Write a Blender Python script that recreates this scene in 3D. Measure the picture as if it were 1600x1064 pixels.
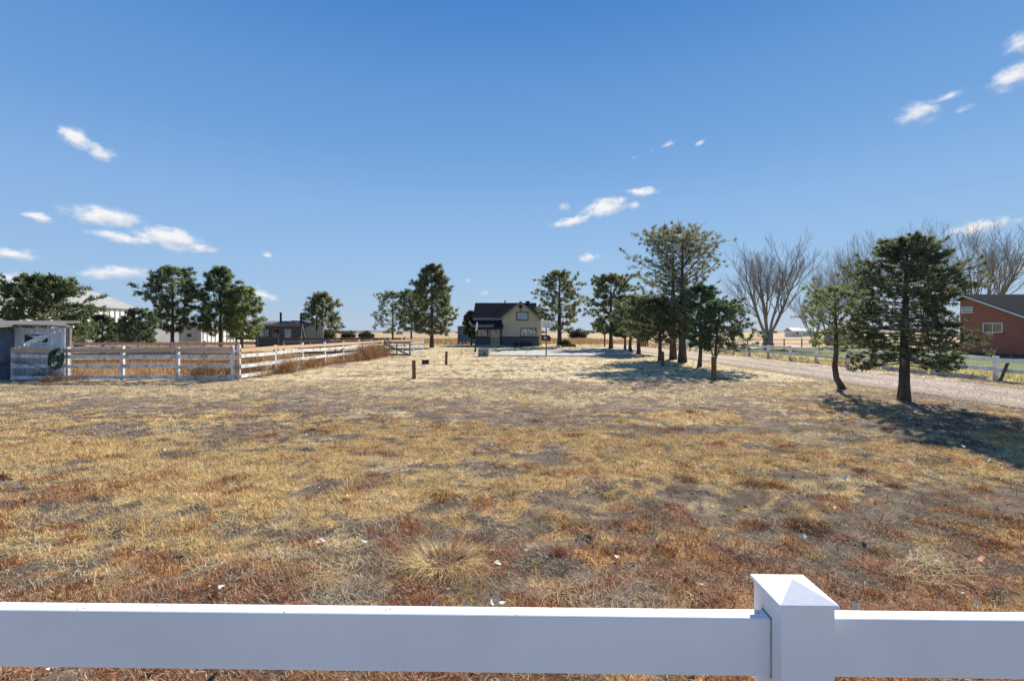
import bpy, math, random
import numpy as np
from mathutils import Vector, Matrix

for o in list(bpy.data.objects): bpy.data.objects.remove(o)
SC = bpy.context.scene
COL = SC.collection
R = math.radians

# ------------------------------------------------------------------ camera
EYE = 1.85
cam = bpy.data.cameras.new('camera'); cam_o = bpy.data.objects.new('camera', cam); COL.objects.link(cam_o)
cam.sensor_width = 36; cam.lens = 16.0; cam.shift_y = -0.0081
cam.clip_start = 0.05; cam.clip_end = 12000
cam_o.location = (0, 0, EYE); cam_o.rotation_euler = (R(90), 0, 0)
SC.camera = cam_o

# ------------------------------------------------------------------ sun, sky
SUN_EL, SUN_AZ = 33.0, 28.0          # azimuth measured from +Y towards +X
sd = Vector((math.sin(R(SUN_AZ))*math.cos(R(SUN_EL)), math.cos(R(SUN_AZ))*math.cos(R(SUN_EL)), math.sin(R(SUN_EL))))
sl = bpy.data.lights.new('sun', 'SUN'); sl.energy = 5.0; sl.angle = R(0.55); sl.color = (1.0, 0.93, 0.82)
so = bpy.data.objects.new('sun', sl); COL.objects.link(so)
so.rotation_euler = (-sd).to_track_quat('-Z', 'Y').to_euler(); so.location = (20, 40, 40)

W = bpy.data.worlds.new('World'); SC.world = W; W.use_nodes = True
nt = W.node_tree; nt.nodes.clear()
def N(t, **k):
    n = nt.nodes.new(t)
    for a, b in k.items(): setattr(n, a, b)
    return n
def mth(op, a, b=None, c=None):
    n = N('ShaderNodeMath', operation=op)
    for i, v in enumerate((a, b, c)):
        if v is None: continue
        if isinstance(v, (int, float)): n.inputs[i].default_value = v
        else: nt.links.new(v, n.inputs[i])
    return n.outputs[0]
L = nt.links.new
sky = N('ShaderNodeTexSky', sky_type='NISHITA'); sky.sun_disc = False
sky.sun_elevation = R(SUN_EL); sky.sun_rotation = R(SUN_AZ)
sky.altitude = 1500; sky.air_density = 1.0; sky.dust_density = 0.0; sky.ozone_density = 3.0
bgs = N('ShaderNodeBackground'); bgs.inputs['Strength'].default_value = 0.15
# the clear dry air of the photograph: deeper blue overhead, less white at the horizon
sc_ = N('ShaderNodeSeparateColor'); cc_ = N('ShaderNodeCombineColor'); L(sky.outputs[0], sc_.inputs[0])
for i_, (gain, gam) in enumerate(((.25, .80), (.285, .55), (.395, .22))):
    L(mth('MULTIPLY', mth('POWER', mth('MULTIPLY', sc_.outputs[i_], .15), gam), gain/.15), cc_.inputs[i_])
# the same blend all round: air that pales steadily from the zenith down to the horizon
tcz = N('ShaderNodeTexCoord'); spz = N('ShaderNodeSeparateXYZ'); L(tcz.outputs['Generated'], spz.inputs[0])
rmp = N('ShaderNodeValToRGB'); L(spz.outputs[2], rmp.inputs[0]); els = rmp.color_ramp.elements
RS = [(0, (.262, .324, .397)), (.12, (.21, .323, .464)), (.25, (.160, .278, .455)), (.36, (.105, .218, .412)), (.45, (.080, .188, .385)), (.585, (.034, .128, .325)), (1, (.018, .087, .255))]
for i_, (p_, c_) in enumerate(RS):
    e_ = els[0] if i_ == 0 else (els[1] if i_ == 1 else els.new(p_)); e_.position = p_; e_.color = (*[v/.15*.2 for v in c_], 1)
rsc = N('ShaderNodeVectorMath', operation='SCALE'); L(rmp.outputs[0], rsc.inputs[0]); rsc.inputs['Scale'].default_value = 5.0
mxs = N('ShaderNodeMix', data_type='RGBA'); mxs.inputs[0].default_value = .72; L(cc_.outputs[0], mxs.inputs[6]); L(rsc.outputs[0], mxs.inputs[7])
L(mxs.outputs[2], bgs.inputs['Color'])
# cumulus scraps, each an ellipse in azimuth / elevation broken up by noise
tc = N('ShaderNodeTexCoord'); sep = N('ShaderNodeSeparateXYZ'); L(tc.outputs['Generated'], sep.inputs[0])
az = mth('ARCTAN2', sep.outputs[0], sep.outputs[1])
el = mth('ARCSINE', sep.outputs[2])
wn = N('ShaderNodeTexNoise'); wn.inputs['Scale'].default_value = 22; wn.inputs['Detail'].default_value = 4
cmb0 = N('ShaderNodeCombineXYZ'); L(az, cmb0.inputs[0]); L(mth('MULTIPLY', el, 1.7), cmb0.inputs[1]); L(cmb0.outputs[0], wn.inputs['Vector'])
wv = N('ShaderNodeVectorMath', operation='SUBTRACT'); L(wn.outputs['Color'], wv.inputs[0]); wv.inputs[1].default_value = (.5, .5, .5)
ws = N('ShaderNodeVectorMath', operation='MULTIPLY'); L(wv.outputs[0], ws.inputs[0]); ws.inputs[1].default_value = (.035, .022, 0)
cmb = N('ShaderNodeCombineXYZ'); L(az, cmb.inputs[0]); L(el, cmb.inputs[1])
wa = N('ShaderNodeVectorMath', operation='ADD'); L(cmb.outputs[0], wa.inputs[0]); L(ws.outputs[0], wa.inputs[1])
def D2(az_, el_): return az_, el_
# azimuth deg, elevation deg, half width deg, half height deg, tilt deg, strength
CL = [(-43.6, 17.0, 1.5, .75, -14, .95), (-42.0, 16.3, 1.0, .6, -8, .8),
      (-41.8, 10.7, 2.7, .95, 1, 1.0), (-46.2, 9.9, 1.2, .5, 0, .85), (-40.6, 8.9, 2.4, .5, -4, .9), (-36.9, 9.3, 2.6, 1.15, -4, 1.05), (-34.6, 8.6, 1.7, .6, -8, .8),
      (-47.6, 6.6, 1.8, .55, 0, .8), (-47.8, 4.5, 2.2, .6, 0, .75), (-41.0, 5.6, 2.9, .75, 0, .8), (-36.5, 4.9, 2.6, .5, 0, .6), (-28.3, 8.6, .7, .32, 0, .6),
      (-28.8, 4.0, 1.8, .8, -12, .7), (11.6, 15.0, 3.0, 1.05, 8, 1.0), (7.7, 13.6, 3.0, .5, 12, .9), (15.9, 16.6, 1.7, .6, -3, .85), (15.0, 15.1, .9, .6, 0, .6), (6.6, 15.2, .9, .6, 10, .5),
      (9.6, 9.1, 1.7, .6, 6, .65), (19.2, 21.3, 1.2, .4, 10, .5), (22.6, 21.1, .8, .35, 10, .6), (15.2, 20.2, .7, .35, 0, .45), (17.2, 20.8, .7, .3, 15, .35),
      (41.6, 19.7, 2.0, 1.0, 5, .62), (43.4, 20.5, 1.5, .45, 5, .5), (45.0, 19.0, .9, .45, 5, .45),
      (47.7, 20.6, 1.6, .95, 4, .85), (48.3, 22.8, 1.2, 1.1, 25, .6), (45.9, 9.1, 2.4, .6, 5, .8), (48.0, 5.2, 2.0, .5, 0, .6), (41.0, 4.2, 3.2, .6, 0, .5), (27.0, 3.2, 4.0, .5, 0, .4), (19.0, 5.0, 1.6, .5, 0, .4),
      (-3.5, 5.0, .8, .35, 0, .5), (-5.5, 6.4, .7, .3, 0, .4), (3.5, 6.2, .7, .3, 0, .5),
      (75, 12, 5, 1.4, 5, .9), (98, 8, 6, 1.5, 0, .9), (130, 14, 5, 1.6, -5, .9), (165, 9, 6, 1.5, 4, .9), (-160, 15, 5, 1.5, 6, .9), (-125, 9, 6, 1.5, 0, .9), (-95, 13, 5, 1.4, -6, .9), (-68, 8, 4, 1.2, 0, .9)]
acc = None; num = None; den = None
for a_, e_, hw, hh, tl, s_ in CL:
    mp = N('ShaderNodeMapping', vector_type='TEXTURE')
    mp.inputs['Location'].default_value = (R(a_), R(e_), 0); mp.inputs['Rotation'].default_value = (0, 0, R(tl)); mp.inputs['Scale'].default_value = (R(hw)*1.35, R(hh)*1.4, 1)
    L(wa.outputs[0], mp.inputs['Vector'])
    ln = N('ShaderNodeVectorMath', operation='LENGTH'); L(mp.outputs[0], ln.inputs[0])
    v = mth('MULTIPLY', mth('MAXIMUM', mth('SUBTRACT', 1.0, ln.outputs['Value']), 0.0), s_)
    acc = v if acc is None else mth('MAXIMUM', acc, v)
    spy = N('ShaderNodeSeparateXYZ'); L(mp.outputs[0], spy.inputs[0])
    num = mth('MULTIPLY', v, spy.outputs[1]) if num is None else mth('MULTIPLY_ADD', v, spy.outputs[1], num); den = v if den is None else mth('ADD', den, v)
n2 = N('ShaderNodeTexNoise'); n2.inputs['Scale'].default_value = 58; n2.inputs['Detail'].default_value = 6; n2.inputs['Roughness'].default_value = .52
cmb2 = N('ShaderNodeCombineXYZ'); L(az, cmb2.inputs[0]); L(mth('MULTIPLY', el, 1.5), cmb2.inputs[1]); L(cmb2.outputs[0], n2.inputs['Vector'])
dens = mth('ADD', mth('MULTIPLY', acc, 1.55), mth('MULTIPLY', mth('SUBTRACT', n2.outputs['Fac'], .5), 1.7))
dens = mth('MULTIPLY', dens, mth('GREATER_THAN', acc, .001))
mr = N('ShaderNodeMapRange', interpolation_type='SMOOTHSTEP'); mr.inputs['From Min'].default_value = .10; mr.inputs['From Max'].default_value = 1.25
L(dens, mr.inputs['Value'])
edge = N('ShaderNodeMapRange', interpolation_type='SMOOTHSTEP'); edge.inputs['From Max'].default_value = .45; L(acc, edge.inputs['Value'])
cover = mth('MULTIPLY', mth('MULTIPLY', mr.outputs[0], edge.outputs[0]), .92)
bgc = N('ShaderNodeBackground'); 
n4 = N('ShaderNodeTexNoise'); n4.inputs['Scale'].default_value = 36; n4.inputs['Detail'].default_value = 2; L(cmb2.outputs[0], n4.inputs['Vector'])
ccr = N('ShaderNodeValToRGB'); L(mth('ADD', mth('ADD', mth('MULTIPLY', mth('DIVIDE', num, mth('MAXIMUM', den, .001)), .9), .5), mth('MULTIPLY', mth('SUBTRACT', n4.outputs['Fac'], .5), .9)), ccr.inputs[0]); ccr.color_ramp.elements[0].position = .12; ccr.color_ramp.elements[0].color = (.70, .74, .84, 1); ccr.color_ramp.elements[1].position = .5; ccr.color_ramp.elements[1].color = (1.0, .985, .99, 1)
L(ccr.outputs[0], bgc.inputs['Color']); bgc.inputs['Strength'].default_value = .54
mx = N('ShaderNodeMixShader'); L(cover, mx.inputs[0]); L(bgs.outputs[0], mx.inputs[1]); L(bgc.outputs[0], mx.inputs[2])
wo = N('ShaderNodeOutputWorld'); L(mx.outputs[0], wo.inputs['Surface'])

vs = SC.view_settings; vs.view_transform = 'Standard'; vs.look = 'None'; vs.exposure = 0.84; vs.gamma = 1; vs.use_curve_mapping = False

# ------------------------------------------------------------------ helpers
def tag(o, label=None, cat=None, group=None, kind=None):
    if label: o['label'] = label
    if cat: o['category'] = cat
    if group: o['group'] = group
    if kind: o['kind'] = kind
    return o
def empty(name, loc=(0, 0, 0), rz=0.0):
    o = bpy.data.objects.new(name, None); COL.objects.link(o); o.location = loc; o.rotation_euler = (0, 0, rz)
    o.empty_display_size = .2
    return o
def link(name, me, parent=None, mat=None):
    o = bpy.data.objects.new(name, me); COL.objects.link(o)
    if parent: o.parent = parent
    if mat and not me.materials: me.materials.append(mat)
    return o
class MB:
    def __init__(s): s.v = []; s.f = []
    def add(s, vs_, fs):
        n = len(s.v); s.v += [tuple(p) for p in vs_]; s.f += [tuple(i+n for i in f) for f in fs]; return s
    def box(s, x0, x1, y0, y1, z0, z1):
        return s.add([(x0,y0,z0),(x1,y0,z0),(x1,y1,z0),(x0,y1,z0),(x0,y0,z1),(x1,y0,z1),(x1,y1,z1),(x0,y1,z1)],
                     [(0,3,2,1),(4,5,6,7),(0,1,5,4),(1,2,6,5),(2,3,7,6),(3,0,4,7)])
    def bar(s, a, b, w, h, up=(0, 0, 1)):
        a = Vector(a); b = Vector(b); d = (b-a).normalized(); up = Vector(up)
        sx = d.cross(up)
        if sx.length < 1e-4: sx = d.cross(Vector((0, 1, 0)))
        sx.normalize(); uz = sx.cross(d).normalized()
        P = []
        for e in (a, b):
            for i, j in ((-1,-1),(1,-1),(1,1),(-1,1)): P.append(e + sx*(w/2*i) + uz*(h/2*j))
        return s.add(P, [(0,1,2,3),(7,6,5,4),(0,4,5,1),(1,5,6,2),(2,6,7,3),(3,7,4,0)])
    def tube(s, pts, rad, n=6, cap=True):
        pts = [Vector(p) for p in pts]; m = len(pts); base = len(s.v)
        ref = Vector((0.31, .17, .93))
        for i, p in enumerate(pts):
            d = (pts[min(i+1, m-1)]-pts[max(i-1, 0)])
            if d.length < 1e-9: d = Vector((0, 0, 1))
            d.normalize()
            a = d.cross(ref)
            if a.length < 1e-3: a = d.cross(Vector((1, 0, 0)))
            a.normalize(); b = d.cross(a)
            r = rad[i] if hasattr(rad, '__len__') else rad
            for k in range(n):
                t = 2*math.pi*k/n
                s.v.append(tuple(p + a*(r*math.cos(t)) + b*(r*math.sin(t))))
        for i in range(m-1):
            for k in range(n):
                q = base+i*n; k2 = (k+1) % n
                s.f.append((q+k, q+n+k, q+n+k2, q+k2))
        if cap and n > 2:
            s.f.append(tuple(base+k for k in range(n))); s.f.append(tuple(base+(m-1)*n+k for k in reversed(range(n))))
        return s
    def prism(s, poly, d):            # poly: list of 3-D points, extruded by vector d
        n = len(poly); d = Vector(d); P = [Vector(p) for p in poly]
        return s.add([*P, *[p+d for p in P]], [tuple(range(n)), tuple(range(2*n-1, n-1, -1))] + [(i, i+n, (i+1) % n+n, (i+1) % n) for i in range(n)])
    def mesh(s, name, smooth=False):
        me = bpy.data.meshes.new(name); me.from_pydata(s.v, [], s.f)
        import bmesh
        bm = bmesh.new(); bm.from_mesh(me); bmesh.ops.recalc_face_normals(bm, faces=bm.faces); bm.to_mesh(me); bm.free()
        if smooth:
            me.polygons.foreach_set('use_smooth', [True]*len(me.polygons))
        me.update(); return me
    def build(s, name, mat, parent=None, smooth=False, bevel=0):
        o = link(name, s.mesh(name, smooth), parent, mat)
        if bevel:
            b = o.modifiers.new('bevel', 'BEVEL'); b.width = bevel; b.segments = 2; b.limit_method = 'ANGLE'
        return o
def np_mesh(name, V, F, mat, parent=None, fcol=None, vcol=None, smooth=False):
    V = np.asarray(V, np.float32); F = np.asarray(F, np.int32); k = F.shape[1]
    me = bpy.data.meshes.new(name)
    me.vertices.add(len(V)); me.vertices.foreach_set('co', V.ravel())
    me.loops.add(F.size); me.loops.foreach_set('vertex_index', F.ravel())
    me.polygons.add(len(F)); me.polygons.foreach_set('loop_start', np.arange(0, F.size, k, dtype=np.int32))
    if smooth: me.polygons.foreach_set('use_smooth', np.ones(len(F), bool))
    for arr, dom in ((fcol, 'FACE'), (vcol, 'POINT')):
        if arr is not None:
            a = me.attributes.new('tint', 'FLOAT_COLOR', dom)
            c = np.ones((len(arr), 4), np.float32); c[:, :3] = arr
            a.data.foreach_set('color', c.ravel())
    me.update(calc_edges=True)
    return link(name, me, parent, mat)

# ---- lattice noise shared by the ground sheet and everything that grows on it
_rs = np.random.RandomState(7); _LAT = _rs.rand(256, 256)
def vnoise(x, y):
    xi = np.floor(x).astype(int); yi = np.floor(y).astype(int); fx = x-xi; fy = y-yi
    fx = fx*fx*(3-2*fx); fy = fy*fy*(3-2*fy)
    g = lambda a, b: _LAT[a & 255, b & 255]
    return (g(xi, yi)*(1-fx)+g(xi+1, yi)*fx)*(1-fy)+(g(xi, yi+1)*(1-fx)+g(xi+1, yi+1)*fx)*fy
def fbm(x, y, o=4, s=0):
    r = 0; a = .5; t = 0
    for i in range(o):
        r = r+a*vnoise(x*2**i+17.3*i+s*5.71, y*2**i-9.1*i+s*3.37); t += a; a *= .52
    return r/t
def sm(a, b, x): t = np.clip((x-a)/(b-a), 0, 1); return t*t*(3-2*t)

# ---- materials
def new_mat(name):
    m = bpy.data.materials.new(name); m.use_nodes = True; m.node_tree.nodes.clear(); return m
def surf(name, c1, c2=None, rough=.8, scale=6, detail=5, bump=0.0, bscale=None, stretch=(1, 1, 1), spec=.3, metal=0, lo=.35, hi=.65, coord='Object', c3=None):
    m = new_mat(name); t = m.node_tree; n = t.nodes; l = t.links.new
    out = n.new('ShaderNodeOutputMaterial'); p = n.new('ShaderNodeBsdfPrincipled'); l(p.outputs[0], out.inputs[0])
    p.inputs['Roughness'].default_value = rough; p.inputs['Specular IOR Level'].default_value = spec; p.inputs['Metallic'].default_value = metal
    tc = n.new('ShaderNodeTexCoord'); mp = n.new('ShaderNodeMapping'); mp.inputs['Scale'].default_value = stretch
    if coord == 'World':
        g = n.new('ShaderNodeNewGeometry'); l(g.outputs['Position'], mp.inputs[0])
    else: l(tc.outputs['Object'], mp.inputs[0])
    nz = n.new('ShaderNodeTexNoise'); nz.inputs['Scale'].default_value = scale; nz.inputs['Detail'].default_value = detail; l(mp.outputs[0], nz.inputs['Vector'])
    cr = n.new('ShaderNodeValToRGB'); l(nz.outputs['Fac'], cr.inputs[0])
    c2 = c2 or tuple(v*.8 for v in c1)
    cr.color_ramp.elements[0].position = lo; cr.color_ramp.elements[0].color = (*c1, 1)
    cr.color_ramp.elements[1].position = hi; cr.color_ramp.elements[1].color = (*c2, 1)
    if c3:
        e = cr.color_ramp.elements.new((lo+hi)/2); e.color = (*c3, 1)
    l(cr.outputs[0], p.inputs['Base Color'])
    if bump:
        n3 = n.new('ShaderNodeTexNoise'); n3.inputs['Scale'].default_value = bscale or scale*4; n3.inputs['Detail'].default_value = 6; l(mp.outputs[0], n3.inputs['Vector'])
        b = n.new('ShaderNodeBump'); b.inputs['Strength'].default_value = bump; b.inputs['Distance'].default_value = .02; l(n3.outputs['Fac'], b.inputs['Height']); l(b.outputs[0], p.inputs['Normal'])
    return m
def tinted(name, trans=.3, rough=.8):       # colour from the mesh's own tint, light passes through thin leaves
    m = new_mat(name); t = m.node_tree; n = t.nodes; l = t.links.new
    out = n.new('ShaderNodeOutputMaterial'); at = n.new('ShaderNodeAttribute'); at.attribute_name = 'tint'
    d = n.new('ShaderNodeBsdfDiffuse'); l(at.outputs['Color'], d.inputs['Color'])
    tr = n.new('ShaderNodeBsdfTranslucent'); l(at.outputs['Color'], tr.inputs['Color'])
    mx = n.new('ShaderNodeMixShader'); mx.inputs[0].default_value = trans; l(d.outputs[0], mx.inputs[1]); l(tr.outputs[0], mx.inputs[2]); l(mx.outputs[0], out.inputs[0])
    return m
M = {}
M['vinyl'] = surf('white_vinyl', (.80, .79, .78), (.70, .685, .655), .45, 2.2, spec=.3, bump=.03, bscale=60, lo=.48, hi=.85)
M['old_white'] = surf('weathered_white_paint', (.74, .73, .70), (.30, .275, .25), .85, 5, 7, .35, 30, (1, 1, 1), .15, lo=.42, hi=.72, coord='World')
M['new_wood'] = surf('new_pine_board', (.62, .44, .29), (.50, .33, .20), .8, 7, 5, .15, 40, (1, 1, 6), .2, coord='World')
M['grey_wood'] = surf('weathered_grey_wood', (.26, .245, .23), (.15, .14, .13), .9, 8, 6, .4, 40, (1, 1, 4), .15, coord='World')
M['dark_wood'] = surf('dark_wood', (.10, .085, .075), (.06, .05, .045), .9, 8, 6, .3, 40, coord='World')
M['brown_wood'] = surf('brown_wood_post', (.24, .12, .065), (.14, .07, .04), .85, 14, 6, .5, 50, (1, 1, .3), .2)
M['blue_board'] = surf('pale_blue_painted_board', (.60, .67, .73), (.40, .47, .53), .85, 6, 7, .3, 40, (1, 1, .4), .15, lo=.4, hi=.72, coord='World')
M['blue_shaded'] = surf('shaded_blue_siding', (.17, .215, .28), (.12, .155, .21), .8, 5, 6, .2, 40, (1, 1, .5), .2)
M['roof_grey'] = surf('grey_roofing', (.22, .20, .19), (.13, .12, .115), .9, 8, 6, .4, 40, coord='World')
M['metal_white'] = surf('white_metal_siding', (.74, .73, .69), (.66, .65, .62), .5, .6, 4, spec=.4, coord='World')
M['metal_roof'] = surf('pale_metal_roof', (.40, .385, .35), (.34, .33, .30), .5, .5, 4, spec=.4, coord='World')
M['metal_grey'] = surf('grey_metal_siding', (.30, .30, .30), (.24, .24, .24), .55, .8, 4, spec=.4, coord='World')
M['black'] = surf('black_paint', (.018, .017, .016), (.03, .028, .026), .6, 20)
M['white_trim'] = surf('white_trim', (.78, .77, .75), (.70, .69, .67), .6, 4)
M['rust_metal'] = surf('dark_red_paint', (.11, .035, .03), (.06, .025, .02), .6, 9)
M['steel'] = surf('grey_steel', (.22, .22, .23), (.15, .15, .16), .45, 20, metal=.6)
M['concrete'] = surf('concrete', (.44, .41, .36), (.33, .305, .27), .9, 1.2, 7, .25, 30, coord='World')
M['conc_block'] = surf('grey_concrete_block', (.33, .32, .31), (.25, .245, .24), .9, 6, 7, .3, 30)
M['bark'] = surf('brown_grey_bark', (.13, .105, .085), (.065, .05, .042), .95, 9, 6, .8, 24, (1, 1, .25), .1, coord='World')
M['bark_pale'] = surf('grey_bare_bark', (.30, .255, .21), (.19, .16, .13), .95, 6, 6, .6, 20, (1, 1, .25), .1, coord='World')
M['twig'] = surf('bare_twig', (.34, .29, .24), (.26, .22, .18), .9, 3, coord='World')
M['needle'] = tinted('pine_needles', .5)
M['straw'] = tinted('dry_grass', .25)
M['leaf'] = tinted('dry_leaf', .2)
M['wire'] = surf('wire', (.20, .19, .18), rough=.6, metal=.5)
M['green_plastic'] = surf('dark_green_hose', (.02, .07, .045), (.012, .04, .028), .45, 12, spec=.5)

# ================================================================== SETTING
# what the sheet of ground looks like at (x, y): returns colour and (gold, pale, rust) weights
DRIVE_L, DRIVE_R = 12.35, 16.6
def drive_edges(y):
    l = DRIVE_L + .35*(fbm(y*.25, y*0+3.1, 3)-.5)*2; r = DRIVE_R + .5*(fbm(y*.22, y*0+8.2, 3)-.5)*2
    return l, r
def nz(x, y, o, sd, k=2.3): return np.clip((fbm(x, y, o, sd)-.5)*k+.5, 0, 1)
def ground_look(x, y):
    x = np.asarray(x, float); y = np.asarray(y, float)
    big = nz(x*.33, y*.55, 4, 1); mid = nz(x*1.05+5, y*1.5, 5, 2); w3 = nz(x*2.3, y*2.9, 5, 3); w4 = nz(x*6.2, y*7.0, 4, 4)
    yy = y*(1+(big-.5)*.42+(mid-.5)*.22)
    ip = lambda xp, fp: np.interp(yy, xp, fp)
    gold_b = ip([2, 3.4, 4.4, 5.2, 6.0, 7.8, 9.0, 11, 16, 20, 40], [.14, .20, .20, .28, .66, .66, .18, .13, .12, .12, .10])
    gold_b = gold_b + .48*sm(-.6, -2.4, x+(mid-.5)*2.0)*sm(3.2, 4.2, yy)*(1-sm(5.6, 6.6, yy))
    gold = sm(-.09, .10, gold_b - (mid*.5+w3*.5) + (w4-.5)*.5)
    pale_b = ip([2, 5, 9, 11, 12.5, 14, 15.5, 18, 30, 44], [.12, .16, .14, .22, .42, .46, .50, .72, .74, .62])
    p2 = nz(x*.7+31, y*1.1-7, 5, 8)
    pale = sm(-.10, .10, pale_b - (p2*.6+nz(x*2.2, y*2.6, 4, 5)*.4) + (w4-.5)*.4)
    rust_b = ip([2, 3.2, 3.9, 4.8, 6.0, 9, 16, 40], [.66, .60, .46, .34, .25, .18, .15, .12])
    r2 = nz(x*1.9+9, y*2.5, 4, 6)
    rust = sm(-.10, .18, rust_b - (r2*.5+nz(x*3.4+2, y*4.2, 4, 13)*.5) + (w4-.5)*.5)
    return gold, pale, rust, w3, w4
C_SOIL = np.array((.135, .098, .072)); C_GREY = np.array((.27, .205, .15)); C_GOLD = np.array((.69, .485, .21)); C_PALE = np.array((.69, .555, .325)); C_RUST = np.array((.36, .132, .06))
C_FIELD = np.array((.43, .315, .18)); C_LAWN = np.array((.17, .17, .055)); C_ORNG = np.array((.42, .27, .13))
def lerp(a, b, t): return a*(1-t[:, None]) + b*t[:, None]
def ground_color(x, y):
    g, p, r, w3, w4 = ground_look(x, y)
    c = lerp(np.tile(C_SOIL, (len(x), 1)), np.tile(C_GREY, (len(x), 1)), np.clip(sm(.3, .7, w4)*.6+sm(9, 13, y)*.45, 0, 1))
    c = lerp(c, C_PALE[None]*.92, p*.85); c = lerp(c, C_GOLD[None]*.85, g*.8); c = lerp(c, C_RUST[None]*.9, r*.55*(1-.4*sm(9, 14, y)))
    # beyond the yard
    field = np.maximum.reduce([sm(62, 78, y+(w3-.5)*6), sm(30, 34, -x)])
    fc = lerp(np.tile(C_FIELD, (len(x), 1)), np.tile(C_ORNG, (len(x), 1)), sm(.45, .65, fbm(x*.05, y*.09, 4, 9))*.8)
    c = lerp(c, fc, field)
    cor = sm(-10.3, -11, x)*sm(17.3, 18, y)*(1-sm(40, 44, y))
    c = lerp(c, C_ORNG[None]*(.8+.4*w3[:, None]), cor*.85)
    # green lawn before the house and beyond the white fence
    lh = sm(-8, -4, x)*(1-sm(11.2, 12.0, x+(w3-.5)))*sm(43.5, 46.5, y+(w3-.5)*3)*(1-sm(60, 66, y))
    c = lerp(c, lerp(np.tile(C_LAWN, (len(x), 1)), C_PALE[None]*.8, sm(.45, .62, w3)), lh*.8)
    lr = sm(18.9, 19.6, x+(w3-.5)*.8)*(1-sm(44, 58, y+(w3-.5)*14))*sm(8, 12, y+0*x)
    yel = np.array((.40, .34, .09)); grn = np.array((.15, .19, .06))
    c = lerp(c, lerp(np.tile(yel, (len(x), 1)), np.tile(grn, (len(x), 1)), np.clip(sm(21.5, 25, x+(w3-.5)*3)+sm(.5, .65, w4)*.3, 0, 1)), lr)
    bounce_ground = 1-sm(.2, 1.0, y+(w3-.5)*.4)  # unseen pale gravel added behind the camera to bounce light onto the fence
    c = lerp(c, np.array((.46, .41, .35))[None]*(.9+.2*w3[:, None]), bounce_ground)
    return c*(.86+.28*w4[:, None])
def relief(x, y):
    h = (fbm(x*.8, y*.8, 4, 11)-.5)*.07 + (fbm(x*3.1, y*3.1, 3, 12)-.5)*.075 + (vnoise(x*5.5+3, y*5.5)-.5)*.022
    flat = np.maximum(sm(11.2, 12.4, x)*(1-sm(17.5, 18.5, x)), sm(-3.5, -2.5, x)*(1-sm(9.5, 10.5, x))*sm(33.5, 35, y)*(1-sm(48, 50, y)))
    far = sm(45, 70, np.hypot(x, y))
    return h*(1-flat)*(1-far) - .03*flat
def axis(lo, hi, d0, grow, far):
    a = list(np.arange(lo, hi+1e-6, d0)); d = d0
    while a[-1] < far: d *= grow; a.append(a[-1]+d)
    return a
xs = axis(0, 13, .09, 1.045, 6000); xs = np.array(sorted(set([-v for v in xs] + xs)))
ys = np.array(sorted(set([-v for v in axis(0, .5, .2, 1.4, 3000)] + axis(0, 13, .085, 1.03, 6000))))
GX, GY = np.meshgrid(xs, ys); gx, gy = GX.ravel(), GY.ravel()
V = np.stack([gx, gy, relief(gx, gy)], 1)
nx, ny = len(xs), len(ys)
ii = (np.arange(ny-1)[:, None]*nx + np.arange(nx-1)[None]).ravel()
F = np.stack([ii, ii+1, ii+nx+1, ii+nx], 1)
def ground_mat():
    m = new_mat('dry_ground'); t = m.node_tree; n = t.nodes; l = t.links.new
    out = n.new('ShaderNodeOutputMaterial'); p = n.new('ShaderNodeBsdfPrincipled'); l(p.outputs[0], out.inputs[0])
    p.inputs['Roughness'].default_value = .95; p.inputs['Specular IOR Level'].default_value = .08
    at = n.new('ShaderNodeAttribute'); at.attribute_name = 'tint'; g = n.new('ShaderNodeNewGeometry')
    acc = None
    for sc, lo, hi in ((55, .45, 1.5), (7, .75, 1.25)):
        nz = n.new('ShaderNodeTexNoise'); nz.inputs['Scale'].default_value = sc; nz.inputs['Detail'].default_value = 8; nz.inputs['Roughness'].default_value = .7
        l(g.outputs['Position'], nz.inputs['Vector'])
        mr = n.new('ShaderNodeMapRange'); mr.inputs['From Min'].default_value = .3; mr.inputs['From Max'].default_value = .7; mr.inputs['To Min'].default_value = lo; mr.inputs['To Max'].default_value = hi; l(nz.outputs['Fac'], mr.inputs[0])
        vm = n.new('ShaderNodeVectorMath'); vm.operation = 'SCALE'; l(acc.outputs[0] if acc else at.outputs['Color'], vm.inputs[0]); l(mr.outputs[0], vm.inputs['Scale']); acc = vm; last = nz if sc == 55 else last
    l(acc.outputs[0], p.inputs['Base Color'])
    b = n.new('ShaderNodeBump'); b.inputs['Strength'].default_value = .9; b.inputs['Distance'].default_value = .03; l(last.outputs['Fac'], b.inputs['Height']); l(b.outputs[0], p.inputs['Normal'])
    return m
tag(np_mesh('ground', V, F, ground_mat(), vcol=ground_color(gx, gy), smooth=True), 'dry grass yard and fields running flat to the horizon', 'ground', kind='structure')

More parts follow.
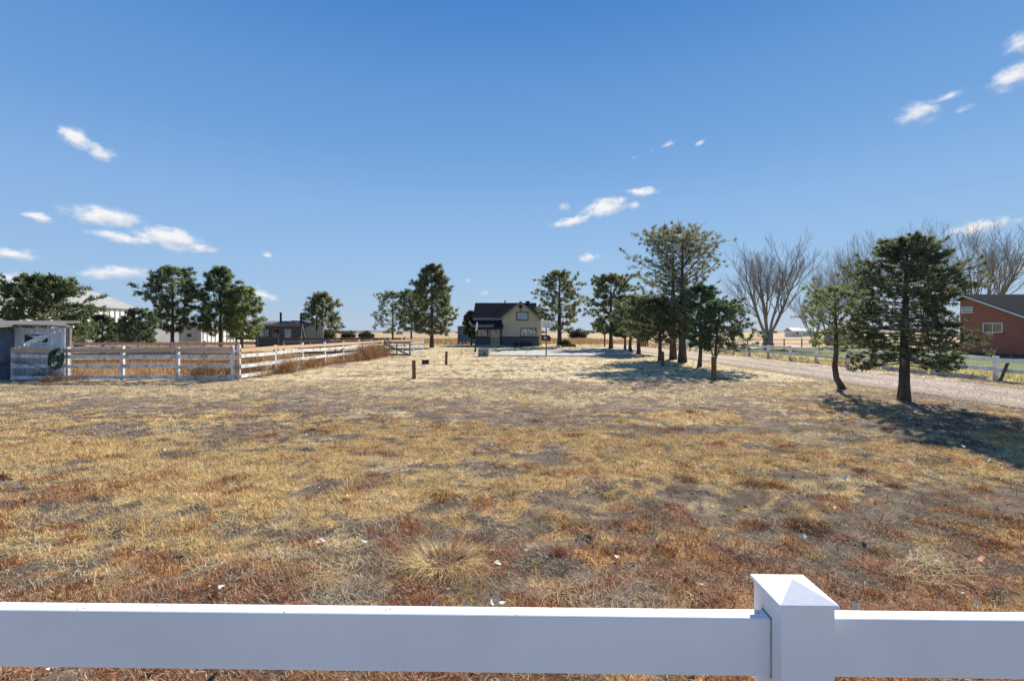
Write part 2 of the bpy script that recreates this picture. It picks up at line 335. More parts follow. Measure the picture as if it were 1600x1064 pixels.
# gravel drive running away beside the white fence
dy = np.concatenate([np.arange(-2, 30, .25), np.arange(30, 64, .6), np.arange(64, 200, 4)]); du = np.linspace(0, 1, 24)
l_, r_ = drive_edges(dy)
U, Y = np.meshgrid(du, dy); X = l_[:, None]*(1-U)+r_[:, None]*U
z = .012 + .015*(fbm(X.ravel()*2, Y.ravel()*.8, 3, 21)-.5)
e = np.minimum(U, 1-U).ravel(); z = z - .03*(1-sm(0, .06, e)) - .02*(np.exp(-((U.ravel()-.3)/.07)**2)+np.exp(-((U.ravel()-.7)/.07)**2))*.5
V = np.stack([X.ravel(), Y.ravel(), z], 1); q = len(du); ii = (np.arange(len(dy)-1)[:, None]*q+np.arange(q-1)[None]).ravel()
tr_ = np.exp(-((U.ravel()-.3)/.09)**2)+np.exp(-((U.ravel()-.72)/.09)**2); w_ = fbm(X.ravel()*1.2, Y.ravel()*.35, 4, 22)
gc = np.array((.53, .43, .335))[None]*(.66+.34*tr_[:, None]+.4*(w_[:, None]-.5))
gc = lerp(gc, np.array((.30, .22, .14))[None], (1-sm(0, .14, e+(w_-.5)*.16))*.8)
gm = ground_mat(); gm.name = 'gravel'
tag(np_mesh('driveway', V, np.stack([ii, ii+1, ii+q+1, ii+q], 1), gm, vcol=gc, smooth=True), 'pale gravel drive running along the white fence', 'driveway', kind='structure')

# concrete pad before the house
pad = MB(); pad.prism([(-1.9, 36.2, -.02), (3.2, 35.6, -.02), (8.6, 36.0, -.02), (10.6, 40.0, -.02), (12.1, 44.5, -.02), (12.1, 47.5, -.02), (4.0, 46.5, -.02), (-.8, 45.5, -.02)], (0, 0, .06))
tag(pad.build('concrete_pad', M['concrete']), 'pale concrete pad in front of the house', 'pavement', kind='structure')
for (a, b) in (((1.1, 35.9), (1.5, 45.7)), ((4.8, 35.9), (5.4, 46.4)), ((8.4, 36.2), (9.2, 46.9)), ((-1.4, 40.8), (11.0, 41.6))):
    MB().bar((a[0], a[1], .0405), (b[0], b[1], .0405), .05, .006).build('joint', M['dark_wood'], bpy.data.objects['concrete_pad'])

# low rise and far woods at the horizon
def band(name, y, x0, x1, h, seed, col, label, thick=60):
    xs_ = np.linspace(x0, x1, 260); top = h*(.35+.9*fbm(xs_*.004+seed, xs_*0+seed, 5, seed)*1.1); V = []; F = []
    for i, xx in enumerate(xs_):
        V += [(xx, y, -1), (xx, y+thick*.4, top[i]), (xx, y+thick, -1)]
        if i: a = 3*i; F += [(a-3, a, a+1, a-2), (a-2, a+1, a+2, a-1)]
    m = surf(name+'_cover', col, tuple(c*.7 for c in col), .95, .05, 6, coord='World')
    tag(np_mesh(name, V, F, m, smooth=True), label, 'hill', kind='structure')
band('low_hill', 3600, -5200, 5200, 17, 3, (.16, .165, .19), 'faint blue grey rise along the horizon', 500)
band('far_rise', 1500, 300, 2600, 8, 5, (.13, .115, .11), 'dark brown wooded rise beyond the right hand fields', 200)

rng = np.random.RandomState(3)
def blades(base, dirs, ln, wd, tilt_up, cols, bent=True):
    """thin bent blades: base Nx3, dirs angle N"""
    n = len(base); ca, sa = np.cos(dirs), np.sin(dirs)
    out = np.stack([ca*np.cos(tilt_up), sa*np.cos(tilt_up), np.sin(tilt_up)], 1)
    side = np.stack([-sa, ca, rng.uniform(-.5, .5, n)], 1); side /= np.linalg.norm(side, axis=1)[:, None]
    a = base-side*wd[:, None]/2; b = base+side*wd[:, None]/2
    if bent:
        mid = base+out*(ln*.55)[:, None]; m1 = mid-side*wd[:, None]*.35; m2 = mid+side*wd[:, None]*.35
        tip = base+out*ln[:, None]; tip[:, 2] -= ln*rng.uniform(.0, .35, n); tip[:, :2] += rng.normal(0, 1, (n, 2))*(ln*.12)[:, None]
        V = np.stack([a, b, m1, m2, tip], 1).reshape(-1, 3); k = np.arange(n)[:, None]*5
        F = np.concatenate([k+[0, 1, 3], k+[0, 3, 2], k+[2, 3, 4]], 1).reshape(-1, 3); C = np.repeat(cols, 3, 0)
    else:
        tip = base+out*ln[:, None]; V = np.stack([a, b, tip], 1).reshape(-1, 3); F = np.arange(3*n).reshape(-1, 3); C = cols
    return V, F, C
def join(parts):
    Vs, Fs, Cs, o = [], [], [], 0
    for V, F, C in parts: Vs.append(V); Fs.append(F+o); Cs.append(C); o += len(V)
    return np.concatenate(Vs), np.concatenate(Fs), np.concatenate(Cs)
def on_strip(n, y0, y1, spread=1.22, extra=.8):
    y = np.sqrt(rng.uniform(y0*y0, y1*y1, n)); x = rng.uniform(-1, 1, n)*(y*spread+extra); return x, y
def var(c, n, a=.3): return c*(1+rng.uniform(-a, a, (n, 1)))
# ---- short dry grass of the yard (a mat nobody could count)
def yard_grass(n, y0, y1, ln, wd, bent, keep_bare):
    K = 7; x, y = on_strip(n//K, y0, y1); sp = ln*.38
    x = np.repeat(x, K)+rng.normal(0, sp, n//K*K); y = np.repeat(y, K)+rng.normal(0, sp, n//K*K)
    ok = ~((x > DRIVE_L-.1) & (x < DRIVE_R+.2)) & ~((x > -1.9) & (x < 12) & (y > 35.5)) & ~((x < -10.4) & (y > 17.2)) & (x < 18.8)
    x, y = x[ok], y[ok]
    g, p, r, w3, w4 = ground_look(x, y)
    cover = np.clip(.95*np.maximum(g, p)+.9*r+keep_bare, 0, 1)
    k = rng.rand(len(x)) < cover; x, y, g, p, r, w4 = x[k], y[k], g[k], p[k], r[k], w4[k]; n = len(x)
    pick = rng.rand(n)
    cols = np.where((pick < .25)[:, None], np.array((.34, .27, .18))[None], np.array((.52, .43, .29))[None])
    cols = lerp(cols, C_PALE[None]*1.0, p*(rng.rand(n) < .85)); cols = lerp(cols, C_GOLD[None]*1.05, g*(rng.rand(n) < .8))
    isr = (r*(rng.rand(n) < .58)*(1-.65*sm(8, 13, y))); cols = lerp(cols, np.where((rng.rand(n) < .3)[:, None], np.array((.42, .19, .07))[None], C_RUST[None]*1.1), isr)
    dk = rng.rand(n) < .16; cols[dk] = np.array((.13, .10, .075))
    cols = var(cols, n, .42)
    h = relief(x, y); l = rng.uniform(.55, 1.3, n)*ln; up = np.abs(rng.normal(0, .36, n)) + .10 + isr*rng.uniform(.1, .9, n)
    b = np.stack([x, y, h-.004], 1); d = rng.uniform(0, 2*math.pi, n)
    d = np.where(rng.rand(n) < .35, 2.5+rng.normal(0, .4, n), d)
    return blades(b, d, l*(1-.35*isr), np.full(n, wd)*rng.uniform(.6, 1.4, n), up, cols, bent)
parts = [yard_grass(150000, 1.3, 4.6, .080, .0042, True, .32), yard_grass(330000, 4.2, 9, .090, .0062, False, .21),
         yard_grass(290000, 8.6, 17, .10, .011, False, .15), yard_grass(140000, 16.5, 45, .13, .024, False, .06)]
V, F, C = join(parts)
tag(np_mesh('dry_grass', V, F, M['straw'], fcol=C), 'matted short dry grass and rusty weeds covering the yard', 'grass', kind='stuff')

# rusty weed cushions, orange tufts
def cushion(n, cx, cy, rad, h, col, wd, seed=0):
    a = rng.uniform(0, 2*math.pi, n); rr = rad*np.sqrt(rng.rand(n)); x = cx+rr*np.cos(a)*1.2; y = cy+rr*np.sin(a)
    up = rng.uniform(.25, 1.4, n); ln = h*rng.uniform(.4, 1.2, n)*(1-.5*(rr/rad)**2)
    return blades(np.stack([x, y, relief(x, y)-.005+0*x], 1), rng.uniform(0, 2*math.pi, n), ln, np.full(n, wd), up, var(np.tile(np.array(col), (n, 1)), n, .4), True)
P = []
for i in range(520):
    y = rng.uniform(2.2, 10.5); x = rng.uniform(-1, 1)*(y*1.2+.4)
    _, _, r, _, _ = ground_look(np.array([x]), np.array([y]))
    if rng.rand() > .15+.85*r[0]: continue
    c = [(.25, .085, .035), (.30, .12, .04), (.20, .065, .035), (.38, .19, .06)][rng.randint(4)]
    P.append(cushion(int(rng.uniform(80, 260)), x, y, rng.uniform(.06, .22), rng.uniform(.05, .11), c, .003 if y < 5 else .0055))
for i in range(420):
    y = rng.uniform(2.6, 16); x = rng.uniform(-1, 1)*(y*1.15)
    if 11.8 < x: continue
    P.append(cushion(int(rng.uniform(60, 160)), x, y, rng.uniform(.06, .2), rng.uniform(.06, .13), [(.62, .45, .20), (.66, .53, .30), (.50, .36, .18)][rng.randint(3)], .003 if y < 5 else .007))
for i in range(46):                     # long straw lying in loose sprays
    y = rng.uniform(2.7, 8.5); x = rng.uniform(-1, 1)*(y*1.15); n = int(rng.uniform(60, 200)); a = rng.uniform(0, 6.28, n); q = rng.uniform(.05, .2)*np.sqrt(rng.rand(n))
    bx, by = x+q*np.cos(a)*1.4, y+q*np.sin(a)
    P.append(blades(np.stack([bx, by, relief(bx, by)+.004], 1), rng.uniform(0, 6.28)+rng.normal(0, 1.3, n), rng.uniform(.08, .26, n), np.full(n, .0035 if y < 5 else .006), np.abs(rng.normal(.1, .22, n)), var(np.tile(np.array([(.70, .56, .33), (.60, .45, .24), (.50, .42, .30)][rng.randint(3)]), (n, 1)), n, .3)))
V, F, C = join(P)
tag(np_mesh('weed_cushions', V, F, M['straw'], fcol=C), 'low cushions of rust red weeds and straw dotting the yard', 'weeds', kind='stuff')

# tall dry grass: paddock and fields behind
def tall(n, x0, x1, y0, y1, h, wd, cols, lo=.4):
    x = rng.uniform(x0, x1, n); y = rng.uniform(y0, y1, n); w = fbm(x*.35, y*.35, 4, 31); k = w > lo; x, y, w = x[k], y[k], w[k]; n = len(x)
    c = np.array(cols)[rng.randint(len(cols), size=n)]
    return blades(np.stack([x, y, np.zeros(n)], 1), rng.uniform(0, 6.28, n), h*rng.uniform(.4, 1.2, n)*(.5+w), np.full(n, wd), rng.uniform(.8, 1.5, n), var(c, n, .35), True)
OR = [(.50, .31, .14), (.40, .24, .11), (.56, .39, .21), (.34, .20, .10)]
ST = [(.52, .38, .2), (.42, .27, .12), (.36, .2, .09)]
V, F, C = join([tall(26000, -27, -10.9, 18.2, 40, .42, .016, OR, .42)])
tag(np_mesh('paddock_grass', V, F, M['straw'], fcol=C), 'orange dry grass standing inside the paddock', 'grass', kind='stuff')
V, F, C = join([tall(15000, -40, -6, 66, 110, .75, .06, OR+ST, .42), tall(9000, 4, 18, 68, 110, .75, .06, OR+ST, .42), tall(7000, -75, -38, 58, 70, .7, .05, OR, .42), tall(6000, 16, 24, 45, 110, .5, .04, ST, .5)])
tag(np_mesh('field_grass', V, F, M['straw'], fcol=C), 'tall tawny field grass standing behind the house and trees', 'grass', kind='stuff')

# ---- weeds banked against the fences
def bushy(n, x, y, r, h, cols, wd):
    a = rng.uniform(0, 6.28, n); q = r*np.sqrt(rng.rand(n)); zz = h*rng.uniform(0, .75, n)*(1-.6*(q/r)**2)
    b = np.stack([x+q*np.cos(a), y+q*np.sin(a), zz], 1)
    c = np.array(cols)[rng.randint(len(cols), size=n)]
    return blades(b, rng.uniform(0, 6.28, n), h*rng.uniform(.15, .5, n), np.full(n, wd), rng.uniform(-.1, 1.45, n), var(c, n, .4), True)
WD = [(.25, .125, .06), (.34, .17, .075), (.20, .105, .06), (.42, .25, .12)]
P = []
fxx = lambda yy: -10.65+.7*(yy-17.75)/17.25
for (x, y, r, h) in [(-12.9, 18.0, .5, .8), (-12.3, 18.0, .6, 1.2), (-11.7, 18.1, .6, 1.15), (-11.1, 18.4, .5, 1.2), (-11.2, 19.0, .6, 1.25), (-18.2, 17.95, .8, .6), (-17.2, 17.2, .5, .35), (-16.6, 18.1, .6, .4), (-14.4, 18.1, .5, .45)] + \
        [(fxx(y)+o, y, r, h) for y, o, r, h in ((18.9, .3, .32, .55), (19.9, .35, .45, .75), (20.8, .4, .5, .9), (21.7, .35, .5, 1.0), (22.6, .3, .45, .85), (23.6, .3, .4, .7), (24.6, -.4, .6, 1.1), (25.4, .3, .35, .6), (26.4, .3, .4, .7), (27.6, .35, .5, .95), (28.8, .35, .55, 1.1), (29.9, .4, .6, 1.25), (31.0, .4, .65, 1.35), (32.2, .45, .7, 1.4), (33.4, .4, .7, 1.35), (34.4, .4, .6, 1.2))]:
    h *= rng.uniform(.55, 1.0) if 18.5 < y < 27.2 and x > -11 else rng.uniform(.8, 1.05); P.append(bushy(int(rng.uniform(450, 950)*r/.5), x+rng.uniform(-.15, .1), y+rng.uniform(-.4, .4), r*rng.uniform(.7, 1.2), h, WD+[(.46, .31, .17)], .012))
V, F, C = join(P)
tag(np_mesh('tumbleweeds', V, F, M['straw'], fcol=C), 'brown tangled dry weeds banked against the paddock fence', 'weeds', kind='stuff')
P = []
for i in range(46):
    y = 13.5+i*.62+rng.uniform(-.2, .2); s = rng.uniform(.4, 1.0)
    P.append(bushy(int(260*s), 18.45+rng.uniform(-.35, .25), y, .4*s+.12, .62*s, WD+[(.45, .33, .14)], .012))
V, F, C = join(P)
tag(np_mesh('fence_weeds', V, F, M['straw'], fcol=C), 'brown weeds growing along the foot of the long white fence', 'weeds', kind='stuff')

# ================================================================== FOREGROUND VINYL FENCE
vf = empty('vinyl_fence', (.685, 1.113, 0), R(-.95))
tag(vf, 'white vinyl rail fence with one capped post crossing the bottom of the picture', 'fence')
p = MB().box(-.0615, .0615, -.0635, .0635, 0, 1.218).build('post', M['vinyl'], vf, bevel=.003)
c = MB(); h = .0685
c.add([(-h,-h,1.214),(h,-h,1.214),(h,h,1.214),(-h,h,1.214),(-h,-h,1.222),(h,-h,1.222),(h,h,1.222),(-h,h,1.222),(0,0,1.249)], [(0,3,2,1),(0,1,5,4),(1,2,6,5),(2,3,7,6),(3,0,4,7),(4,5,8),(5,6,8),(6,7,8),(7,4,8)])
c.build('cap', M['vinyl'], p, bevel=.0012)
for zt in (1.162, .74, .32):
    for x0, x1 in ((-2.50, -.0560), (.0560, 2.50)):
        MB().box(x0, x1, -.019, .019, zt-.14, zt).build('rail', M['vinyl'], vf, bevel=.004)
for x in (-2.5-.0615+.006, 2.5+.0615-.006):
    p2 = MB().box(x-.0615, x+.0615, -.0635, .0635, 0, 1.218).build('post', M['vinyl'], vf, bevel=.003)
    c2 = MB(); c2.add([(x+a, b, zz) for a, b, zz in [(-h,-h,1.214),(h,-h,1.214),(h,h,1.214),(-h,h,1.214),(-h,-h,1.222),(h,-h,1.222),(h,h,1.222),(-h,h,1.222),(0,0,1.249)]], [(0,3,2,1),(0,1,5,4),(1,2,6,5),(2,3,7,6),(3,0,4,7),(4,5,8),(5,6,8),(6,7,8),(7,4,8)])
    c2.build('cap', M['vinyl'], p2)
for zt in (1.162, .74, .32):      # dark plates standing in for the shadowed gaps where the rails enter the routed post
    for x in (-.0619, .0619): MB().box(x-.0004, x+.0004, -.0215, .0215, zt-.1425, zt+.0025).build('gap_shadow', M['dark_wood'], vf)
# specks of grit on the rail
g = MB()
for i in range(90):
    x = rng.uniform(-2.2, 1.2); y = rng.uniform(-.015, .017)
    if -.07 < x < .07: continue
    s = rng.uniform(.0008, .0026); g.add([(x-s, y, 1.1622), (x, y-s, 1.1624), (x+s, y, 1.1622), (x, y+s, 1.1626)], [(0, 1, 2, 3)])
o = g.build('grit', M['dark_wood'], vf); o['kind'] = 'stuff'

# ================================================================== PADDOCK FENCES
def board_fence(label, pts, heights, h_post, mats, post_mat, npost, rail_h=.15, wire=True, side=-1, seed=0, group=None, name='board_fence', gaps=()):
    a, b = Vector((*pts[0], 0)), Vector((*pts[1], 0)); rd = random.Random(seed)
    root = empty(name, a); tag(root, label, 'fence', group)
    d = (b-a); n = Vector((d.y, -d.x, 0)).normalized()*side
    P = [d*(i/(npost-1)) for i in range(npost)]
    for i, q in enumerate(P):
        hp = h_post+rd.uniform(-.04, .05); lean = Vector((rd.uniform(-.02, .02), rd.uniform(-.02, .02), 0))
        MB().bar(q+Vector((0, 0, -.05)), q+lean+Vector((0, 0, hp)), .10, .10, (0, 1, .01)).build('post', post_mat, root)
    for i in range(npost-1):
        for k, zc in enumerate(heights):
            if (i, k) in gaps: continue
            j1, j2 = rd.uniform(-.025, .025), rd.uniform(-.025, .025)
            off = n*.072
            e = d.normalized()*.004
            MB().bar(P[i]+off+e+Vector((0, 0, zc+j1)), P[i+1]+off-e+Vector((0, 0, zc+j2)), .03, rail_h*rd.uniform(.9, 1.05)).build('rail', mats[k], root)
    if wire:
        w = MB(); ln = d.length; u = d.normalized()
        for s in np.arange(.1, ln, .15): w.bar(u*s-n*.06+Vector((0, 0, .05)), u*s-n*.06+Vector((0, 0, 1.05)), .004, .004, (0, 1, .01))
        for zz in np.arange(.1, 1.1, .19): w.bar(-n*.06+Vector((0, 0, zz)), d-n*.06+Vector((0, 0, zz)), .004, .004)
        ow = w.build('wire_mesh', M['wire'], root); ow['kind'] = 'stuff'
    return root
WT, NW, GW, DW = M['old_white'], M['new_wood'], M['grey_wood'], M['dark_wood']
HTS = [1.15, .92, .53, .11]
board_fence('weathered paddock fence facing the camera, from the blue shed to its corner', ((-19.3, 17.6), (-10.8, 17.6)), HTS, 1.30, [NW, WT, WT, WT], WT, 5, .145, True, 1, 1)
board_fence('sunlit white paddock fence with new tan top rail, running back from the corner', ((-10.65, 17.75), (-9.95, 35.0)), HTS, 1.32, [NW, WT, WT, WT], WT, 8, .145, True, 1, 2, gaps={(2, 3), (3, 3), (4, 3), (5, 3), (5, 2), (6, 3), (6, 2)})
board_fence('paddock fence with bright tan rails across the back of the paddock', ((-26.5, 27.4), (-16.5, 27.4)), HTS, 1.28, [NW, WT, GW, GW], GW, 6, .15, False, 1, 3)
board_fence('weathered rail fence, coloured dark for its shade, behind the paddock near the cabin', ((-16.3, 32.5), (-10.2, 35.8)), [1.15, .75, .35], 1.28, [GW, DW, DW], GW, 5, .14, False, 1, 4)  # grey and dark boards paint in the shade on this run
board_fence('long dark rail fence at the far side of the paddock', ((-27, 44.5), (-10.5, 44.5)), [1.2, .8], 1.35, [DW, DW], DW, 9, .16, False, 1, 5)
board_fence('short white board fence just behind the open gate', ((-9.75, 36.3), (-8.25, 42.2)), HTS, 1.35, [NW, WT, WT, WT], WT, 4, .16, False, 1, 6)
# open gate, grey, with a diagonal brace
gt = empty('paddock_gate', (-9.9, 35.3, 0)); tag(gt, 'grey wooden gate with diagonal brace standing open at the paddock end', 'gate')
A = Vector((0, 0, 0)); B = Vector((2.25, -1.2, 0)); dz = lambda z: Vector((0, 0, z))
MB().bar(A+dz(-.05), A+dz(1.4), .12, .12, (0, 1, .01)).build('hinge_post', GW, gt)
MB().bar(B+dz(.05), B+dz(1.12), .11, .05, (0, 1, .01)).build('stile', GW, gt)
MB().bar((A+B)/2+dz(.1), (A+B)/2+dz(1.1), .09, .05, (0, 1, .01)).build('stile', GW, gt)
for z1 in (1.05, .58, .14): MB().bar(A+dz(z1)+Vector((-.03, -.05, 0)), B+dz(z1)+Vector((-.03, -.05, 0)), .03, .13).build('board', GW, gt)
MB().bar(A+dz(1.0)+Vector((-.05, -.09, 0)), B+dz(.15)+Vector((-.05, -.09, 0)), .03, .12).build('brace', GW, gt)

# coiled hose on the fence
hs = empty('garden_hose', (-17.35, 17.45, .55)); tag(hs, 'dark green garden hose coiled on the fence beside the blue shed', 'hose')
for k in range(7):
    m = MB(); pts = []
    for i in range(25):
        t = 2*math.pi*i/24; rx = .19+.022*(k % 4); rz = .32+.022*(k % 4)
        pts.append((rx*math.cos(t)+.06*math.sin(t), -.05-.028*k+.03*math.cos(t*2+k), .28+rz*math.sin(t)+.02*math.sin(3*t+k)))
    m.tube(pts, .018, 6, False).build('coil', M['green_plastic'], hs, smooth=True)
m = MB(); m.box(-.12, .12, -.22, -.02, .18, .42).build('reel', M['green_plastic'], hs, bevel=.03)
m = MB().tube([(-.05, -.08, .0), (-.5, -.1, -.1), (-1.1, -.12, .12), (-1.7, -.1, .18), (-2.3, -.12, .02)], .014, 6).build('hose_end', M['black'], hs, smooth=True)

# ================================================================== BLUE SHED
sh = empty('blue_shed', (-19.6, 17.9, 0)); tag(sh, 'pale blue board shed with an open window hole and sagging roof', 'shed')
# pale boarded face with opening
fx0, fx1, fz = 0.02, 2.02, 2.02
ox0, ox1, oz0, oz1 = .42, 1.36, 1.32, 1.76
n = 10; bw = (fx1-fx0)/n
for i in range(n):
    a, b = fx0+i*bw+.008, fx0+(i+1)*bw-.008; top = fz+.06*math.sin(i*1.7)*.3
    if b > ox0+.03 and a < ox1-.03:
        MB().box(a, b, 0, .025, 0, oz0).build('board', M['blue_board'], sh); MB().box(a, b, 0, .025, oz1, top).build('board', M['blue_board'], sh)
    else: MB().box(a, b, 0, .025, 0, top).build('board', M['blue_board'], sh)
fr = MB(); fr.box(ox0-.06, ox1+.06, -.02, -.001, oz1, oz1+.06); fr.box(ox0-.06, ox1+.06, -.02, -.001, oz0-.06, oz0); fr.box(ox0-.06, ox0, -.02, -.001, oz0, oz1); fr.box(ox1, ox1+.06, -.02, -.001, oz0, oz1)
fr.build('window_frame', M['blue_board'], sh)
MB().prism([(ox0+.05, .03, oz1-.02), (ox1-.05, .03, oz1-.1), (ox0+.5, .03, oz0+.04), (ox0+.62, .03, oz0+.22)], (0, .01, 0)).build('torn_sheet', M['blue_board'], sh)
MB().box(ox0+.02, ox1, .2, .23, oz0, oz0+.13).build('inner_board', M['blue_board'], sh)
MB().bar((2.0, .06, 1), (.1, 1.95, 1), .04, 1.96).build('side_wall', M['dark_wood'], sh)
MB().bar((2.18, .02, 0), (2.18, .02, 2.0), .10, .10, (0, 1, .01)).build('corner_post', GW, sh)
MB().bar((2.0, -.02, 2.06), (2.38, -.02, 2.06), .05, .10).build('header', M['blue_board'], sh)
# left wing standing forward, its shadow painted as darker blue
sw = MB(); sw.box(-4.2, 0, -.62, 2.2, 0, 1.98).build('shaded_wall', M['blue_shaded'], sh)
gro = MB()
for i in range(24): gro.box(-4.1+i*.172, -4.085+i*.172, -.626, -.621, .02, 1.97)
gro.build('siding_groove', M['black'], sh)
MB().prism([(-4.5, -.85, 2.02), (-4.5, -.85, 2.12), (-4.5, 2.4, 2.36), (-4.5, 2.4, 2.26)], (4.85, 0, 0)).build('roof', M['roof_grey'], sh)
MB().prism([(.36, -.3, 2.10), (1.86, -.3, 2.08), (1.86, .2, 2.11), (.36, 1.7, 2.24)], (0, 0, .05)).build('roof', M['roof_grey'], sh)
MB().prism([(1.87, -.28, 2.075), (2.36, -.28, 2.05), (2.36, .02, 2.06), (1.87, .2, 2.105)], (0, 0, .035)).build('roof', M['roof_grey'], sh)

# ================================================================== FAR LEFT BUILDINGS
def window(root, x0, x1, y, z0, z1, frame, glass, mull=1, t=.07, depth=.05):
    """window in a wall facing -Y"""
    w = MB().box(x0, x1, y-.012, y-.004, z0, z1).build('window', glass, root)
    f = MB(); f.box(x0-t, x1+t, y-depth, y, z1, z1+t); f.box(x0-t, x1+t, y-depth, y, z0-t, z0); f.box(x0-t, x0, y-depth, y, z0, z1); f.box(x1, x1+t, y-depth, y, z0, z1)
    f.build('frame', frame, w)
    for i in range(mull):
        xm = x0+(x1-x0)*(i+1)/(mull+1); MB().box(xm-.025, xm+.025, y-depth*.7, y-.013, z0, z1).build('mullion', frame if not MUL else MUL, w)
    return w
MUL = None
def glassm(name, c, rough=.08):
    return surf(name, c, tuple(v*.5 for v in c), rough, 1.3, 5, spec=1.0, lo=.4, hi=.6)
M['glass'] = glassm('window_glass', (.10, .12, .14)); M['glass_dark'] = glassm('dark_window_glass', (.02, .025, .03))
M['curtain'] = surf('window_with_curtain', (.45, .50, .55), (.24, .30, .38), .15, 2.2, 3, spec=.9)
M['reflection_paint'] = surf('window_painted_reflection', (.62, .62, .60), (.10, .10, .10), .08, 3.5, 5, spec=1.0, lo=.46, hi=.56)  # pale and dark blotches paint window reflections into the base colour

bn = empty('metal_barn', (-66, 66, 0)); tag(bn, 'large pale metal barn with ribbed white side behind the left pines', 'barn')
bl, br, by0, by1, ez, rz = -7, 6.8, -14, 6, 5.5, 8.1
m = MB(); m.box(bl, br, by0, by1, 0, ez); m.prism([(bl, by0, ez), (br, by0, ez), ((bl+br)/2, by0, rz-.05)], (0, by1-by0, 0)); m.build('wall', M['metal_white'], bn)
cx = (bl+br)/2
for s in (bl-.3, br+.3):
    zz = ez-.12
    MB().prism([(cx, by0-.3, rz), (s, by0-.3, zz), (s, by0-.3, zz+.1), (cx, by0-.3, rz+.1)], (0, by1-by0+.6, 0)).build('roof_slope', M['metal_roof'], bn)
m = MB()
for y in np.arange(by0+.5, by1, .9): m.box(br, br+.06, y, y+.12, 3.3, ez-.2)
m.build('wall_ribs', M['metal_grey'], bn)
m = MB().box(br, br+.08, by0, by1, 0, 3.2).build('wainscot', M['metal_grey'], bn)
MB().box(br, br+.12, by0, by1, 3.2, 3.32).build('trim', M['white_trim'], bn)

gl = empty('grey_outbuilding', (-56, 68.5, 0)); tag(gl, 'low grey metal lean-to in front of the barn end', 'shed')
MB().box(-3, 2.2, 0, 5, 0, 3.1).build('wall', M['metal_grey'], gl); m = MB()
for x in np.arange(-2.9, 2.2, .45): m.box(x, x+.07, -.05, 0, 0, 3.05)
m.build('wall_ribs', M['metal_grey'], gl); MB().prism([(-3.2, -.3, 3.1), (-3.2, -.3, 3.2), (-3.2, 5.2, 3.6), (-3.2, 5.2, 3.5)], (5.6, 0, 0)).build('roof', M['metal_roof'], gl)

wb = empty('white_storage_building', (-54.6, 80, 0)); tag(wb, 'long white ribbed metal building behind the pair of left pines', 'shed')
MB().box(-4.2, 0, 0, 22, 0, 3.3).build('wall', M['metal_white'], wb); MB().box(-4.2, 0, -.05, -.004, 0, 3.3).build('shaded_end_wall', M['metal_grey'], wb)  # end wall coloured grey to carry its shade
m = MB()
for y in np.arange(.4, 22, 1.1): m.box(0, .07, y, y+.14, 0, 3.2)
m.build('wall_ribs', M['metal_grey'], wb); MB().box(-4.4, .2, -.2, 22.2, 3.3, 3.42).build('roof', M['metal_roof'], wb)
MB().box(-2.5, -1.7, -.08, -.051, 1.0, 1.6).build('hatch', M['black'], wb)

cb = empty('dark_cabin', (-31, 55, 0)); tag(cb, 'dark grey cabin with two windows and black stovepipes behind the paddock', 'cabin')
GC = surf('dark_grey_boards', (.115, .11, .11), (.08, .078, .078), .85, 3, 5, .2, 30, (6, 1, .5), coord='World')
MB().box(0, 5.2, 0, 4, 0, 2.7).build('wall', GC, cb); MB().box(-.15, 5.35, -.2, -.01, 2.55, 2.75).build('fascia', M['grey_wood'], cb)
MB().prism([(-.2, -.3, 2.76), (-.2, -.3, 2.84), (-.2, 2, 3.25), (-.2, 2, 3.17)], (4.2, 0, 0)).build('roof', M['roof_grey'], cb)
MB().prism([(3.6, -.15, 2.76), (5.5, -.15, 2.76), (4.9, -.15, 3.2), (4.5, -.15, 3.28)], (0, 3, 0)).build('roof', M['roof_grey'], cb)
window(cb, 2.1, 2.9, 0, 1.25, 2.2, M['grey_wood'], M['glass_dark'], 0); window(cb, 3.55, 4.3, 0, 1.2, 2.2, M['grey_wood'], M['curtain'], 0)
for i in range(4): MB().box(.75+i*.24, .83+i*.24, -.04, -.005, 1.3, 2.2).build('slat', M['white_trim'], cb)
for x, h, y in ((2.45, 4.15, 1.2), (5.15, 4.0, .8)):
    q = MB().tube([(x, y, 2.6), (x, y, h)], .13, 10).build('stovepipe', M['black'], cb); MB().tube([(x, y, h), (x, y, h+.12)], [.17, .15], 10).build('pipe_cap', M['black'], q)
st = empty('chimney_stack', (-24, 56, 0)); tag(st, 'slim black stovepipe post right of the dark cabin', 'pipe')
MB().tube([(0, 0, 0), (0, 0, 3.7)], .12, 10).build('pipe', M['black'], st); MB().tube([(0, 0, 3.7), (0, 0, 3.85)], [.17, .14], 10).build('pipe_cap', M['black'], st)
lp = empty('framed_board', (-25.9, 55.6, 0)); tag(lp, 'tan wood panel in a pale frame beside the dark cabin', 'panel')
MB().prism([(.7, 0, .1), (2.8, 0, .1), (2.75, .4, 2.6), (.5, .4, 2.6)], (0, .06, 0)).build('panel', surf('tan_panel', (.36, .30, .21), (.27, .22, .16), .8, 2), lp)
MB().bar((1.0, -.1, .0), (.15, .3, 2.75), .08, .1).build('strut', M['white_trim'], lp); MB().bar((.15, -.1, 0), (.1, .3, 2.6), .08, .1).build('strut', M['white_trim'], lp)
tp = MB(); tp.add([(-.8, -.5, 0), (.8, -.5, 0), (.8, .5, 0), (-.8, .5, 0), (-.55, -.1, .55), (.1, -.15, .8), (.75, 0, .5), (0, .4, .6)], [(0, 1, 6, 5), (0, 5, 4), (0, 4, 3), (4, 7, 3), (4, 5, 7), (5, 6, 7), (6, 1, 2), (6, 2, 7), (7, 2, 3)])
